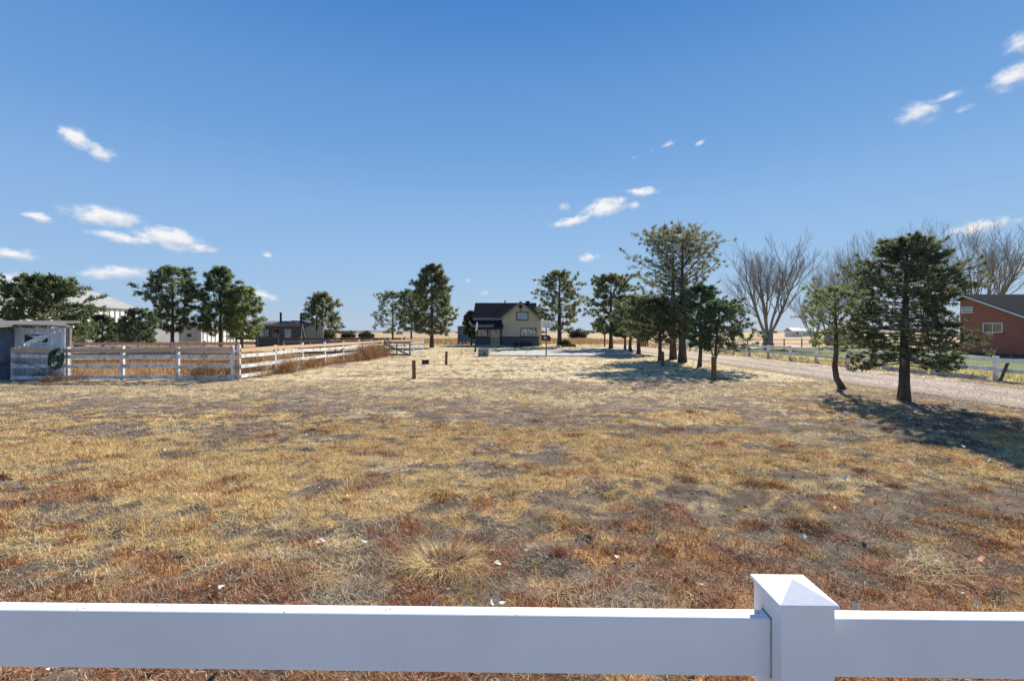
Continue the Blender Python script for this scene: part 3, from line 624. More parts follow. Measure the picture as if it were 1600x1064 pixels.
o = tp.build('blue_tarp', surf('blue_tarp_cloth', (.06, .19, .50), (.04, .14, .40), .5, 4, bump=.4)); o.location = (-22.2, 54, .35); tag(o, 'bright blue tarp heap beyond the paddock fence', 'tarp')

# ================================================================== FARMHOUSE
hs = empty('farmhouse', (0, 60, 0)); tag(hs, 'beige one and a half storey farmhouse with dark roof and porch', 'house')
def siding(name, c, pitch=.16):
    m = new_mat(name); t = m.node_tree; n = t.nodes; l = t.links.new
    out = n.new('ShaderNodeOutputMaterial'); p = n.new('ShaderNodeBsdfPrincipled'); l(p.outputs[0], out.inputs[0]); p.inputs['Roughness'].default_value = .75
    g = n.new('ShaderNodeNewGeometry'); s = n.new('ShaderNodeSeparateXYZ'); l(g.outputs['Position'], s.inputs[0])
    d = n.new('ShaderNodeMath'); d.operation = 'DIVIDE'; l(s.outputs[2], d.inputs[0]); d.inputs[1].default_value = pitch
    f = n.new('ShaderNodeMath'); f.operation = 'FRACT'; l(d.outputs[0], f.inputs[0])
    nz = n.new('ShaderNodeTexNoise'); nz.inputs['Scale'].default_value = 1.5; nz.inputs['Detail'].default_value = 5; l(g.outputs['Position'], nz.inputs['Vector'])
    cr = n.new('ShaderNodeValToRGB'); cr.color_ramp.elements[0].color = (*[v*.9 for v in c], 1); cr.color_ramp.elements[1].color = (*c, 1); l(nz.outputs['Fac'], cr.inputs[0]); l(cr.outputs[0], p.inputs['Base Color'])
    b = n.new('ShaderNodeBump'); b.inputs['Distance'].default_value = .02; b.inputs['Strength'].default_value = .8; b.invert = True; l(f.outputs[0], b.inputs['Height']); l(b.outputs[0], p.inputs['Normal'])
    return m
BEI, WSC = siding('beige_lap_siding', (.70, .60, .38)), siding('charcoal_lap_siding', (.13, .13, .135))
SHG = surf('dark_shingles', (.026, .027, .033), (.016, .017, .021), 1.0, 9, 6, .5, 40, coord='World', spec=.02)
NAV = surf('navy_porch_roof', (.032, .036, .05), (.024, .028, .04), 1.0, 4, coord='World', spec=.03)
TRM = surf('brown_rose_trim', (.30, .25, .23), (.25, .21, .19), .7, 3); DTR = surf('dark_trim', (.035, .036, .04), rough=.6)
gx0, gx1, gez, grz = -1.3, 3.55, 3.85, 5.75; gc = (gx0+gx1)/2
m = MB(); m.add([(gx0, 0, 1.22), (gx1, 0, 1.22), (gx1, 0, gez), (gc, 0, grz), (gx0, 0, gez), (gx0, 8, 1.22), (gx1, 8, 1.22), (gx1, 8, gez), (gc, 8, grz), (gx0, 8, gez)], [(0,1,2,3,4),(9,8,7,6,5),(0,4,9,5),(1,6,7,2)]); m.build('gable_wall', BEI, hs)
MB().box(gx0-.02, gx1+.02, -.03, 8.02, 0, 1.2).build('wainscot', WSC, hs); MB().box(gx0-.04, gx1+.04, -.06, -.004, 1.17, 1.27).build('trim', DTR, hs)
for s in (-1, 1):
    ex = gc+s*((gx1-gx0)/2+.32); ez_ = gez-.25
    ro = MB().prism([(gc, -.35, grz+.06), (ex, -.35, ez_), (ex, -.35, ez_+.11), (gc, -.35, grz+.18)], (0, 8.4, 0)).build('gable_roof', SHG, hs)
    MB().prism([(gc, -.39, grz-.06), (ex, -.39, ez_-.14), (ex, -.39, ez_+.09), (gc, -.39, grz+.16)], (0, .035, 0)).build('rake_board', TRM, ro)
# main wing
mx0, mx1, my0, my1, mez, mrz = -5.0, 3.4, 1.5, 8.0, 3.75, 5.95
MB().box(mx0, gx0-.03, my0, my1, 1.22, mez).build('wing_wall', BEI, hs); MB().box(mx0-.02, gx0-.03, my0-.02, my1, .0, 1.2).build('wainscot', WSC, hs)
m = MB(); m.prism([(mx0, my0, mez), (mx0, my1, mez), (mx0, (my0+my1)/2, mrz-.1)], (.02, 0, 0)); m.build('end_gable', BEI, hs)
ym = (my0+my1)/2
ro = MB().prism([(mx0-.25, my0-.4, mez-.05), (mx0-.25, my0-.4, mez+.06), (mx0-.25, ym, mrz+.06), (mx0-.25, ym, mrz-.06)], (mx1-mx0+.3, 0, 0)).build('roof', SHG, hs)
MB().prism([(mx0-.25, my1+.4, mez-.05), (mx0-.25, my1+.4, mez+.06), (mx0-.25, ym+.003, mrz+.06), (mx0-.25, ym+.003, mrz-.06)], (mx1-mx0+.3, 0, 0)).build('roof', SHG, hs)
MB().box(mx0-.25, gx0-.25, my0-.44, my0-.405, mez-.3, mez+.05).build('fascia', TRM, ro)
MB().tube([(-1.0, ym-.3, mrz-.4), (-1.0, ym-.3, mrz+.42)], .08, 8).build('vent_pipe', DTR, ro)
ch = MB().box(2.0, 2.5, ym-.2, ym+.4, 5, 6.15).build('chimney', M['rust_metal'], ro); MB().box(1.95, 2.55, ym-.25, ym+.45, 6.15, 6.25).build('chimney_cap', DTR, ch)
# right rear wing
MB().box(3.56, 4.2, 4.5, 9.5, 0, 4.52).build('rear_wing_wall', BEI, hs)
MB().prism([(2.6, 4.2, 4.5), (2.6, 4.2, 4.62), (2.6, 7, 5.5), (2.6, 7, 5.38)], (1.85, 0, 0)).build('rear_roof', SHG, hs)
# porch
MB().prism([(-5.3, -1.3, 2.36), (-5.3, -1.3, 2.48), (-5.3, my0-.02, 3.42), (-5.3, my0-.02, 3.30)], (4.15, 0, 0)).build('porch_roof', NAV, hs)
MB().box(-5.28, -1.2, -1.25, -1.13, 2.18, 2.35).build('porch_beam', DTR, hs)
for x in (-5.2, -1.38): MB().box(x-.07, x+.07, -1.22, -1.08, .14, 2.18).build('porch_post', DTR, hs)
MB().box(-5.35, -1.1, -1.35, my0-.03, 0, .14).build('porch_floor', M['concrete'], hs)
MB().box(-2.2, -.2, -1.7, -1.36, 0, .09).build('step', M['concrete'], hs)
MUL = DTR
window(hs, -4.65, -3.4, my0-.03, 1.3, 2.26, DTR, M['reflection_paint'], 0, .1); 
d_ = MB().box(-2.85, -1.65, my0-.08, my0-.025, .14, 2.28).build('door', M['white_trim'], hs)
for x0, x1 in ((-2.77, -2.28), (-2.22, -1.73)):
    for z0, z1 in ((.35, 1.1), (1.2, 2.15)): MB().box(x0, x1, my0-.09, my0-.081, z0, z1).build('door_glass', M['reflection_paint'] if z0 > 1 else M['glass'], d_)
MB().box(-2.3, -2.26, my0-.15, my0-.08, 1.1, 1.2).build('handle', M['steel'], d_)
MUL = M['white_trim']
window(hs, .70, 2.05, 0, 3.5, 4.42, DTR, M['curtain'], 1, .12); MUL = DTR; window(hs, 1.22, 3.12, -.0, 1.33, 2.3, DTR, M['reflection_paint'], 0, .09)
v = MB().tube([(gc, -.06, 5.2), (gc, -.01, 5.2)], .27, 14).build('round_vent', M['rust_metal'], hs)
MB().box(gc-.14, gc+.14, -.08, -.01, 4.68, 4.82).build('lamp', DTR, hs)
MB().tube([(gx1+.05, -.05, .05), (gx1+.05, -.05, 3.6)], .05, 6).build('downspout', BEI, hs)
fb = MB()
for i in range(3): fb.box(.2+i*.9, .75+i*.9, -.4, -.1, 0, .55+.1*(i % 2))
fb.build('planter', DTR, hs)

bs = empty('blue_storage_shed', (-8.6, 72, 0)); tag(bs, 'blue metal storage shed with white roof left of the house', 'shed')
BLU = surf('blue_metal', (.10, .17, .28), (.085, .145, .24), .5, 1, spec=.4)
MB().box(0, 3.5, 0, 5, 0, 2.6).build('wall', BLU, bs); MB().prism([(0, 0, 2.6), (3.5, 0, 2.6), (3.5, 0, 3.1), (.0, 0, 2.65)], (0, 5, 0)).build('gable', BLU, bs)
MB().prism([(-.15, -.2, 2.68), (3.6, -.2, 3.14), (3.6, -.2, 3.24), (-.15, -.2, 2.78)], (0, 5.4, 0)).build('roof', M['white_trim'], bs)
m = MB()
for x in np.arange(.2, 3.5, .4): m.box(x, x+.05, -.03, 0, .02, 2.58)
m.build('wall_ribs', BLU, bs)

# ================================================================== YARD THINGS
bk = empty('basketball_hoop', (2.66, 35.4, 0)); tag(bk, 'basketball hoop with white fan backboard on a dark pole', 'basketball hoop')
MB().tube([(0, 0, -.05), (0, 0, 2.3)], .055, 10).build('pole', M['steel'], bk); MB().bar((0, .0, 2.2), (.02, -.4, 2.55), .06, .06).build('arm', M['steel'], bk)
m = MB(); pts = [(-.46, -.45, 2.42), (-.40, -.45, 2.25), (-.2, -.45, 2.18), (.2, -.45, 2.18), (.42, -.45, 2.25), (.5, -.45, 2.42), (.48, -.45, 2.62), (.3, -.45, 2.76), (-.26, -.45, 2.76), (-.44, -.45, 2.62)]
bb = MB().prism(pts, (0, .03, 0)).build('backboard', M['white_trim'], bk)
for x in (-.12, .12): MB().box(x-.02, x+.02, -.456, -.4515, 2.34, 2.62).build('stripe', M['steel'], bb)
m = MB(); m.tube([(.23*math.cos(t), -.72+.23*math.sin(t), 2.27) for t in np.linspace(0, 2*math.pi, 19)], .012, 6, False); m.build('rim', M['rust_metal'], bk)
m = MB(); m.prism([(-.36, .15, 1.2), (.32, .15, 1.15), (.42, .15, 1.4), (.25, .15, 1.62), (-.36, .15, 1.65)], (0, .3, 0)).build('box', M['rust_metal'], bk, bevel=.02); 
MB().box(-.16, -.04, .12, .149, 1.36, 1.5).build('box_mark', M['white_trim'], bk)

fp = empty('wrapped_flag', (-3.45, 42.6, 0)); tag(fp, 'slim pole with a white rolled flag in front of the porch', 'flag')
MB().tube([(0, 0, 0), (.0, 0, 1.4), (.15, 0, 2.8)], .03, 8).build('pole', M['black'], fp)
m = MB(); m.tube([(.10, -.05, 1.95), (.14, -.05, 2.2), (.16, -.05, 2.5), (.17, -.05, 2.75)], [.05, .085, .09, .06], 8).build('cloth', M['white_trim'], fp, smooth=True)
m = MB(); m.tube([(0, 0, 0), (.02, 0, .2), (.08, .0, .5)], [.13, .09, .04], 8).build('base', M['black'], fp)

ub = empty('concrete_box', (-2.0, 35.2, 0)); tag(ub, 'squat grey concrete box at the corner of the pad', 'box')
MB().box(-.62, .2, 0, .7, 0, .52).build('body', M['conc_block'], ub, bevel=.03); MB().box(-.66, .24, -.04, .74, .52, .58).build('lid', M['conc_block'], ub, bevel=.015); MB().box(-.18, -.06, -.03, -.002, .06, .3).build('slot', M['dark_wood'], ub)

bx = empty('black_valve_box', (-5.05, 26.6, 0)); tag(bx, 'small black box lying on the grass between two posts', 'box')
MB().box(-.19, .19, -.13, .13, 0, .2).build('body', M['black'], bx, bevel=.02); MB().box(-.2, .2, -.14, .14, .2, .23).build('lid', M['black'], bx, bevel=.01); MB().box(-.02, .06, -.142, -.131, .05, .11).build('latch', M['steel'], bx)
def bollard(label, x, y, h, d, seed, collar=True):
    r = empty('wooden_post', (x, y, 0)); tag(r, label, 'post', 'short brown wooden posts standing in the yard')
    rd = random.Random(seed); k = 12; m = MB()
    lean = (rd.uniform(-.02, .02), rd.uniform(-.02, .02))
    pts = [(0, 0, -.05), (lean[0]*.3, lean[1]*.3, h*.35), (lean[0]*.8, lean[1]*.8, h*.8), (lean[0], lean[1], h)]
    m.tube(pts, [d*.53, d*.5, d*.48, d*.47], k).build('shaft', M['brown_wood'], r)
    MB().tube([(lean[0], lean[1], h), (lean[0], lean[1], h+.012)], [d*.44, d*.38], k).build('end_grain', M['new_wood'], r)
    if collar:
        t = cushion(90, 0, 0, .22, .12, (.22, .13, .07), .006); V, F, C = t; V[:, 2] -= 0
        o = np_mesh('grass_collar', V, F, M['straw'], r, fcol=C); o['kind'] = 'stuff'
bollard('short brown post nearest the paddock fence, with weeds at its foot', -3.85, 17.9, .74, .15, 1)
bollard('short brown post near the small black box, left of the house', -3.72, 25.7, .76, .15, 2)
bollard('thick brown post standing before the multi-stemmed juniper', 7.85, 17.7, .90, .18, 3)
bollard('brown post in the shade left of the tall pine trunks', 8.15, 24.6, .80, .16, 4)
sk = MB().tube([(0, 0, 0), (.02, 0, .5)], .018, 6).build('stake', M['brown_wood']); sk.location = (-4.05, 36.2, 0); tag(sk, 'thin short stake left of the concrete box', 'stake')

# ================================================================== RIGHT SIDE
M['fence_white'] = surf('chalky_white_paint', (.84, .83, .81), (.55, .52, .48), .85, 4, 7, .3, 30, spec=.15, lo=.48, hi=.8, coord='World')
WT = M['fence_white']
wf = empty('white_rail_fence', (18.7, 17.6, 0)); tag(wf, 'long white two rail fence running beside the gravel drive', 'fence')
rd = random.Random(11); YP = [-7.8+2.6*i for i in range(19)]
for i, y in enumerate(YP):
    MB().bar((rd.uniform(-.02, .02), y, -.05), (rd.uniform(-.04, .04), y, .92+rd.uniform(-.03, .03)), .13, .13, (0, 1, .01)).build('post', WT, wf)
    if i:
        for z in (.80, .42): MB().bar((-.085, YP[i-1]+.004, z+rd.uniform(-.03, .03)), (-.085, y-.004, z+rd.uniform(-.03, .03)), .035, .15).build('rail', WT, wf)
for i in (3, 4): 
    o = MB().bar((-.12, YP[i]+.2, .06), (-.3, YP[i+1]-.2, .1), .035, .15).build('fallen_rail', WT, wf)
pl = MB(); pl.bar((0, 0, -.05), (.55, .1, .95), .07, .07); o = pl.build('leaning_pole', M['dark_wood']); o.location = (18.25, 17.05, 0); tag(o, 'dark pole leaning against the near end of the white fence', 'pole')
# wire fence farther off
ff = empty('wire_field_fence', (21, 46, 0)); tag(ff, 'dark low pipe fence crossing the tan field behind the white fence', 'fence')
for i in range(13): MB().bar((i*2.2-3, i*.5, 0), (i*2.2-3, i*.5, 1.15), .08, .08, (0, 1, .01)).build('post', DW, ff)
for z in (1.05, .6): MB().bar((-3, 0, z), (23.4, 6, z), .05, .05).build('rail', DW, ff)

# brick house
bh = empty('brick_house', (38.5, 38.5, 0)); tag(bh, 'red brick house with dark roof and small white window at the right edge', 'house')
def brickm():
    m = new_mat('red_brick'); t = m.node_tree; n = t.nodes; l = t.links.new
    out = n.new('ShaderNodeOutputMaterial'); p = n.new('ShaderNodeBsdfPrincipled'); l(p.outputs[0], out.inputs[0]); p.inputs['Roughness'].default_value = .85
    g = n.new('ShaderNodeNewGeometry'); s = n.new('ShaderNodeSeparateXYZ'); l(g.outputs['Position'], s.inputs[0])
    a = n.new('ShaderNodeMath'); a.operation = 'ADD'; l(s.outputs[0], a.inputs[0]); l(s.outputs[1], a.inputs[1])
    c = n.new('ShaderNodeCombineXYZ'); l(a.outputs[0], c.inputs[0]); l(s.outputs[2], c.inputs[1])
    b = n.new('ShaderNodeTexBrick'); l(c.outputs[0], b.inputs['Vector']); b.inputs['Scale'].default_value = 1; b.inputs['Brick Width'].default_value = .21; b.inputs['Row Height'].default_value = .075; b.inputs['Mortar Size'].default_value = .006
    b.inputs['Color1'].default_value = (.44, .125, .078, 1); b.inputs['Color2'].default_value = (.37, .10, .064, 1); b.inputs['Mortar'].default_value = (.34, .22, .17, 1)
    l(b.outputs['Color'], p.inputs['Base Color']); return m
BR = brickm(); hw = 5.6; sl_ = .425; rz = 4.85
hf = .6; m = MB(); m.prism([(0, -hw, 0), (0, hf, 0), (0, hf, rz-hf*sl_), (0, 0, rz), (0, -hw, rz-hw*sl_)], (14, 0, 0)); m.build('wall', BR, bh)
for s, hw in ((-1, 5.6), (1, .4)):
    ro = MB().prism([(-.35, 0, rz+.05), (-.35, s*(hw+.5), rz+.05-(hw+.5)*sl_), (-.35, s*(hw+.5), rz+.2-(hw+.5)*sl_), (-.35, 0, rz+.2)], (14.7, 0, 0)).build('roof', surf('dark_grey_shingles', (.035, .037, .042), (.022, .023, .027), 1.0, 7, 6, .5, 30, coord='World', spec=.02), bh)
    MB().prism([(-.385, 0, rz+.0), (-.385, s*(hw+.5), rz-(hw+.5)*sl_), (-.385, s*(hw+.5), rz+.14-(hw+.5)*sl_), (-.385, 0, rz+.14)], (.03, 0, 0)).build('rake_board', M['white_trim'], ro)
w = MB().box(-.02, -.004, -2.75, -1.4, 1.88, 2.52).build('window', M['glass_dark'], bh)
f = MB(); f.box(-.06, -.003, -2.83, -1.32, 2.52, 2.6); f.box(-.06, -.003, -2.83, -1.32, 1.8, 1.88); f.box(-.06, -.003, -2.83, -2.75, 1.88, 2.52); f.box(-.06, -.003, -1.4, -1.32, 1.88, 2.52); f.build('frame', M['white_trim'], w)
MB().box(-.05, -.021, -2.12, -2.05, 1.88, 2.52).build('mullion', M['white_trim'], w)
MB().box(-.12, -.003, -2.88, -1.27, 1.72, 1.79).build('sill', BR, w)
v = MB().box(-.06, -.003, -.5, .45, 3.45, 4.0).build('gable_vent', M['white_trim'], bh)
for i in range(4): MB().box(-.075, -.061, -.43, .38, 3.52+i*.12, 3.57+i*.12).build('louvre', M['metal_grey'], v)
MB().box(-.9, -.02, -5, .5, 0, .14).build('foundation_bed', M['dark_wood'], bh)

ts = empty('tan_shed', (40, 66, 0)); tag(ts, 'small tan wooden shed in the field behind the leaning juniper', 'shed')
TB = surf('tan_boards', (.46, .38, .26), (.36, .29, .2), .8, 5, 5, stretch=(6, 1, .4), coord='World')
MB().box(7, 9.4, 0, 2.5, 0, 1.75).build('wall', TB, ts); MB().box(6.85, 9.55, -.2, 2.7, 1.75, 1.85).build('roof', M['dark_wood'], ts)
MB().box(9.6, 12.2, .2, 2, 0, 1.1).build('dark_bin', DW, ts)
for k, (x, y, w_, lb) in enumerate(((106, 172, 4, 'small white far house between the bare trees'), (128, 200, 6, 'low white far house beyond the tan field'))):
    r = empty('far_house', (x, y, 0)); tag(r, lb, 'house'); MB().box(0, w_, 0, 5, 0, 2.4).build('wall', M['metal_white'], r)
    MB().prism([(-.3, -.4, 2.3), (-.3, 5.4, 2.3), (-.3, 2.5, 3.6)], (w_+.6, 0, 0)).build('roof', M['metal_roof'], r); MB().box(w_*.4, w_*.55, -.03, -.004, .9, 1.8).build('window', M['glass_dark'], r)
wp = empty('wooden_screen', (16.6, 58, 0)); tag(wp, 'brown board screen at the end of the drive behind the junipers', 'fence panel')
for i in range(6): MB().box(-.7+i*.25, -.49+i*.25, 0, .04, .05, 1.5+.05*(i % 2)).build('board', M['brown_wood'], wp)
MB().box(-.7, .8, .042, .09, 1.1, 1.2).build('batten', M['brown_wood'], wp)
o = MB().tube([(0, 0, 0), (0.02, 0, 1.7)], .1, 8).build('gate_post', M['brown_wood']); o.location = (11.8, 58, 0); tag(o, 'single brown post left of the dark pine row', 'post')
# flower bed and shrub by the house
sb = empty('round_shrub', (6.9, 58.5, 0)); tag(sb, 'low round green shrub in a brown edged bed beside the house pine', 'shrub')
n = 1500; a = rng.uniform(0, 6.28, n); ph = np.arccos(rng.uniform(0, 1, n)); rr = .62*rng.uniform(.6, 1.05, n)
b = np.stack([rr*np.sin(ph)*np.cos(a)*1.05, rr*np.sin(ph)*np.sin(a), .15+rr*np.cos(ph)*1.2], 1)
V, F, C = blades(b, a, np.full(n, .16), np.full(n, .06), rng.uniform(0, 1.2, n), var(np.tile(np.array((.075, .13, .03)), (n, 1)), n, .4))
np_mesh('foliage', V, F, M['needle'], sb, fcol=C); MB().box(-.8, 1.2, -.8, -.68, 0, .3).build('bed_edge', M['brown_wood'], sb); MB().box(-.8, 1.2, .5, .6, 0, .3).build('bed_edge', M['brown_wood'], sb)
rk = MB(); rk.add([(-.45, -.2, 0), (.4, -.25, 0), (.5, .2, 0), (-.4, .25, 0), (-.3, -.1, .2), (.1, -.12, .27), (.3, .1, .18), (-.2, .12, .22)], [(0,1,5,4),(1,2,6,5),(2,3,7,6),(3,0,4,7),(4,5,6,7)])
o = rk.build('pale_rock', M['white_trim'], bevel=.05); o.location = (5.75, 57.0, 0); tag(o, 'pale rock beside the trunk of the pine next to the house', 'rock')

# ================================================================== TREES
def needles(cl, dr, npn, ln, wd, col, spread=.9):
    cl = np.asarray(cl, float); dr = np.asarray(dr, float); k = len(cl); n = k*npn
    cc = np.repeat(cl, npn, 0); dd = np.repeat(dr, npn, 0)
    rv = rng.normal(0, 1, (n, 3)); rv /= np.linalg.norm(rv, axis=1)[:, None]
    d = dd*.55+rv*spread; d /= np.linalg.norm(d, axis=1)[:, None]
    b = cc+rng.normal(0, .35, (n, 3))*ln*.6; s = np.cross(d, rng.normal(0, 1, (n, 3))); s /= np.linalg.norm(s, axis=1)[:, None]+1e-9
    l = ln*rng.uniform(.6, 1.2, n)[:, None]; w = wd*rng.uniform(.6, 1.3, n)[:, None]
    V = np.stack([b-s*w*.5, b+s*w*.5, b+d*l*.7+s*w*.4, b+d*l], 1).reshape(-1, 3)
    q = np.arange(n)[:, None]*4; F = np.concatenate([q+[0, 1, 2], q+[0, 2, 3]], 1).reshape(-1, 3)
    br = np.repeat(rng.uniform(.6, 1.45, k), npn); tw = np.repeat(rng.rand(k), npn)
    c = np.array(col)[None]*(br*rng.uniform(.75, 1.25, n))[:, None]; c[:, 0] *= 1+.22*(tw > .8); 
    return V, F, np.repeat(c, 2, 0)
CONE = [(0, .55), (.1, .9), (.3, 1), (.6, .72), (.85, .38), (1, .08)]
OVAL = [(0, .45), (.2, .9), (.45, 1), (.7, .85), (.88, .5), (1, .12)]
TALL = [(0, .25), (.15, .5), (.35, .75), (.6, 1), (.8, .8), (.93, .45), (1, .1)]
ROUND = [(0, .75), (.15, 1), (.4, .96), (.65, .78), (.85, .46), (1, .08)]
DOME = [(0, .8), (.15, 1), (.4, 1), (.6, .92), (.8, .64), (.92, .36), (1, .06)]
def conifer(label, x, y, H, cb, Rr, prof, seed, r0, nb, tw, ncl, npn, nl, nw, col, name='pine_tree', cat='tree', lean=(0, 0), asym=0.0, pitch=(5, 40), upc=.12, kink=None, group='pines and junipers around the yard', spread=.9, bark=None, stems=None, lumps=None):
    nl, nw, ncl, npn = nl*1.1, nw*1.3, ncl+1, npn+3; col = tuple(c*2.9 for c in col)
    rd = random.Random(seed); root = empty(name, (x, y, 0)); tag(root, label, cat, group)
    tk = MB(); n = 9; pts = []
    for i in range(n):
        t = i/(n-1); px = lean[0]*t**1.3+rd.uniform(-.02, .02)*H*.12*min(1, t*3); py = lean[1]*t**1.3+rd.uniform(-.02, .02)*H*.12*min(1, t*3)
        if kink:
            for (kz, kx, kw) in kink: px += kx*math.exp(-((t*H-kz)/kw)**2)
        pts.append(Vector((px, py, -.06+t*(H*.97+.06))))
    rad = [r0*(1.25 if i == 0 else 1)*((1-i/(n-1))**.8)+.012 for i in range(n)]
    tk.tube(pts, rad, 9)
    def tp(z):
        f = max(0, min(.9999, (z+.06)/(H*.97+.06)))*(n-1); i = int(f); return pts[i].lerp(pts[i+1], f-i), rad[i]*(1-f+i)+rad[i+1]*(f-i)
    if stems:
        for (sx, sy, sz, sh) in stems:
            q0, _ = tp(sz); tk.tube([q0, q0+Vector((sx*.45, sy*.45, sh*.35)), q0+Vector((sx, sy, sh))], [r0*.6, r0*.45, r0*.15], 6)
    cl, dr = [], []
    pf = lambda t: float(np.interp(t, [p[0] for p in prof], [p[1] for p in prof]))
    for i in range(nb):
        t = ((i+rd.random())/nb)**.92; z = cb+(H-cb)*t; q, rr = tp(z*.99)
        a = i*2.39996+rd.uniform(-.5, .5); ca, sa = math.cos(a), math.sin(a)
        Lb = Rr*pf(t)*rd.uniform(.72, 1.1)*(1+asym*ca)
        if lumps: Lb *= 1+lumps*math.sin(a*3+t*9+seed)
        if Lb < .12: Lb = .12
        p0 = math.tan(R(pitch[0]+(pitch[1]-pitch[0])*t**1.5+rd.uniform(-9, 9)))
        hz = Vector((ca, sa, 0)); sdv = Vector((-sa, ca, 0)); wob = rd.uniform(-.18, .18)
        rise = min(Lb*(p0+upc), max(.1, H*1.01-z))
        f = lambda s: q+hz*(Lb*s)+sdv*(wob*Lb*math.sin(s*3.1))+Vector((0, 0, rise*(s*.6+.4*s*s)))
        rb = max(.008, min(rr*.45, .013*Lb+.008))
        tk.tube([f(0), f(.35), f(.7), f(1)], [rb, rb*.75, rb*.5, rb*.22], 4, False)
        for j in range(tw):
            s = .28+.72*((j+rd.random())/tw); b0 = f(s); sg = 1 if j % 2 else -1
            d = hz*rd.uniform(.4, 1)+sdv*sg*rd.uniform(.25, 1.0)*(1.25-s*.7)+Vector((0, 0, rd.uniform(-.35, .8))); d.normalize()
            l = Lb*rd.uniform(.18, .40)*(1.25-.6*s)+nl*.4
            e = b0+d*l
            tk.tube([b0, e], [rb*.3+.003, .004], 3, False)
            for k in range(ncl):
                u = rd.uniform(.35, 1.08) if k else 1.0; cl.append(b0+d*(l*u)); dr.append(d+Vector((0, 0, .3)))
    for k in range(4): cl.append(pts[-1]+Vector((0, 0, .03*k))); dr.append(Vector((0, 0, 1)))
    tk.build('trunk', bark or M['bark'], root, smooth=True)
    V, F, C = needles([tuple(v) for v in cl], [tuple(v) for v in dr], npn, nl, nw, col, spread)
    np_mesh('crown', V, F, M['needle'], root, fcol=C)
    return root
DG = (.046, .062, .034); MG = (.052, .068, .035); OG = (.074, .082, .046); JG = (.052, .062, .034); GG = (.072, .080, .050); YG = (.070, .088, .036)
# label, x, y, H, crown base, radius, profile, seed, trunk r, branches, twigs, clusters, needles per cluster, needle len, width, colour
conifer('broad dark green pine rising behind the blue shed', -30.9, 30, 5.4, .4, 2.75, ROUND, 1, .22, 80, 9, 3, 9, .20, .050, MG, pitch=(-2, 38), lumps=.12)
conifer('small dark juniper between the broad pine and the grey shed', -32.4, 36, 3.1, .9, .95, ROUND, 2, .07, 34, 6, 3, 9, .15, .05, DG, name='juniper', asym=.1)
conifer('small round juniper in front of the grey lean-to', -29.5, 36, 3.6, .9, 1.25, ROUND, 3, .08, 38, 7, 3, 9, .15, .05, DG, name='juniper')
conifer('open crowned pine left of the pair of green pines', -33.2, 44.5, 8.0, 1.8, 2.35, OVAL, 4, .17, 50, 7, 2, 11, .30, .055, MG, pitch=(-2, 38), lumps=.25)
conifer('taller of the two green pines behind the paddock', -30.1, 47, 8.4, 1.4, 2.35, CONE, 5, .18, 62, 7, 2, 11, .30, .06, MG, pitch=(2, 42), lumps=.18)
conifer('shorter yellow green pine leaning on its taller neighbour', -27.6, 46.5, 6.3, 1.0, 1.7, OVAL, 6, .13, 50, 7, 2, 11, .28, .06, YG, pitch=(5, 40), asym=.15)
conifer('lone pine right of the dark cabin', -25.0, 60, 6.8, 1.9, 2.5, CONE, 7, .15, 44, 7, 2, 11, .32, .065, OG, pitch=(-4, 35), lumps=.2)
conifer('thin see-through pine, leftmost of three behind the gate', -17.8, 68, 7.7, 1.5, 2.7, OVAL, 8, .14, 40, 6, 2, 9, .30, .050, GG, pitch=(6, 42), lumps=.2)
conifer('slim dark pine between the thin pine and the big dense pine', -14.6, 66, 7.8, 1.8, 2.3, OVAL, 9, .14, 42, 6, 2, 10, .30, .055, DG, pitch=(6, 42))
conifer('big dense cone shaped pine left of the house', -9.6, 54.5, 9.8, 1.6, 3.0, CONE, 10, .24, 84, 8, 3, 10, .28, .06, OG, pitch=(-10, 40), upc=.15)
conifer('dark bushy conifer tucked behind the porch', -5.9, 66, 4.8, .9, 1.15, ROUND, 12, .1, 36, 6, 3, 9, .25, .07, DG, name='conifer')
conifer('grey green pine at the right corner of the house', 6.1, 58.5, 9.4, 1.9, 3.0, OVAL, 13, .30, 62, 7, 2, 11, .28, .055, OG, pitch=(0, 42), lumps=.15)
conifer('round topped pine at the left end of the drive row', 11.3, 52, 8.2, 1.6, 3.0, OVAL, 14, .22, 62, 7, 3, 10, .26, .06, OG, pitch=(-5, 40), lumps=.18)
conifer('dark juniper right behind the round topped pine', 12.3, 49.5, 5.6, 1.2, 1.7, ROUND, 15, .12, 44, 7, 3, 9, .22, .055, DG, name='juniper')
conifer('slender dark juniper third in the drive row', 12.0, 46.5, 5.0, 1.3, 1.4, ROUND, 16, .10, 40, 7, 3, 9, .20, .05, DG, name='juniper', lean=(.3, 0))
conifer('curved trunk juniper fourth in the drive row', 11.1, 42.3, 4.6, 1.5, 1.7, ROUND, 17, .14, 46, 7, 3, 9, .20, .05, JG, name='juniper', kink=[(.8, -.15, .7)])
conifer('bushy grey juniper fifth in the drive row, beside the tall pines', 11.0, 39.5, 4.8, 1.4, 2.1, ROUND, 18, .16, 54, 7, 3, 9, .20, .048, OG, name='juniper')
conifer('left of the two tall sparse pines by the drive', 11.05, 31.2, 8.9, 2.0, 2.4, TALL, 19, .22, 62, 8, 1, 10, .20, .034, GG, pitch=(10, 42), lumps=.15, asym=-.15, upc=.2)
conifer('right of the two tall sparse pines by the drive', 10.45, 27.9, 7.7, 2.2, 2.35, TALL, 20, .23, 62, 8, 1, 9, .17, .028, GG, pitch=(14, 44), lumps=.12, asym=.15, upc=.3)
conifer('low dark juniper crowding the foot of the tall pines', 9.6, 29.5, 3.9, 1.0, 2.2, ROUND, 21, .13, 56, 8, 3, 9, .17, .036, JG, name='juniper', asym=-.1)
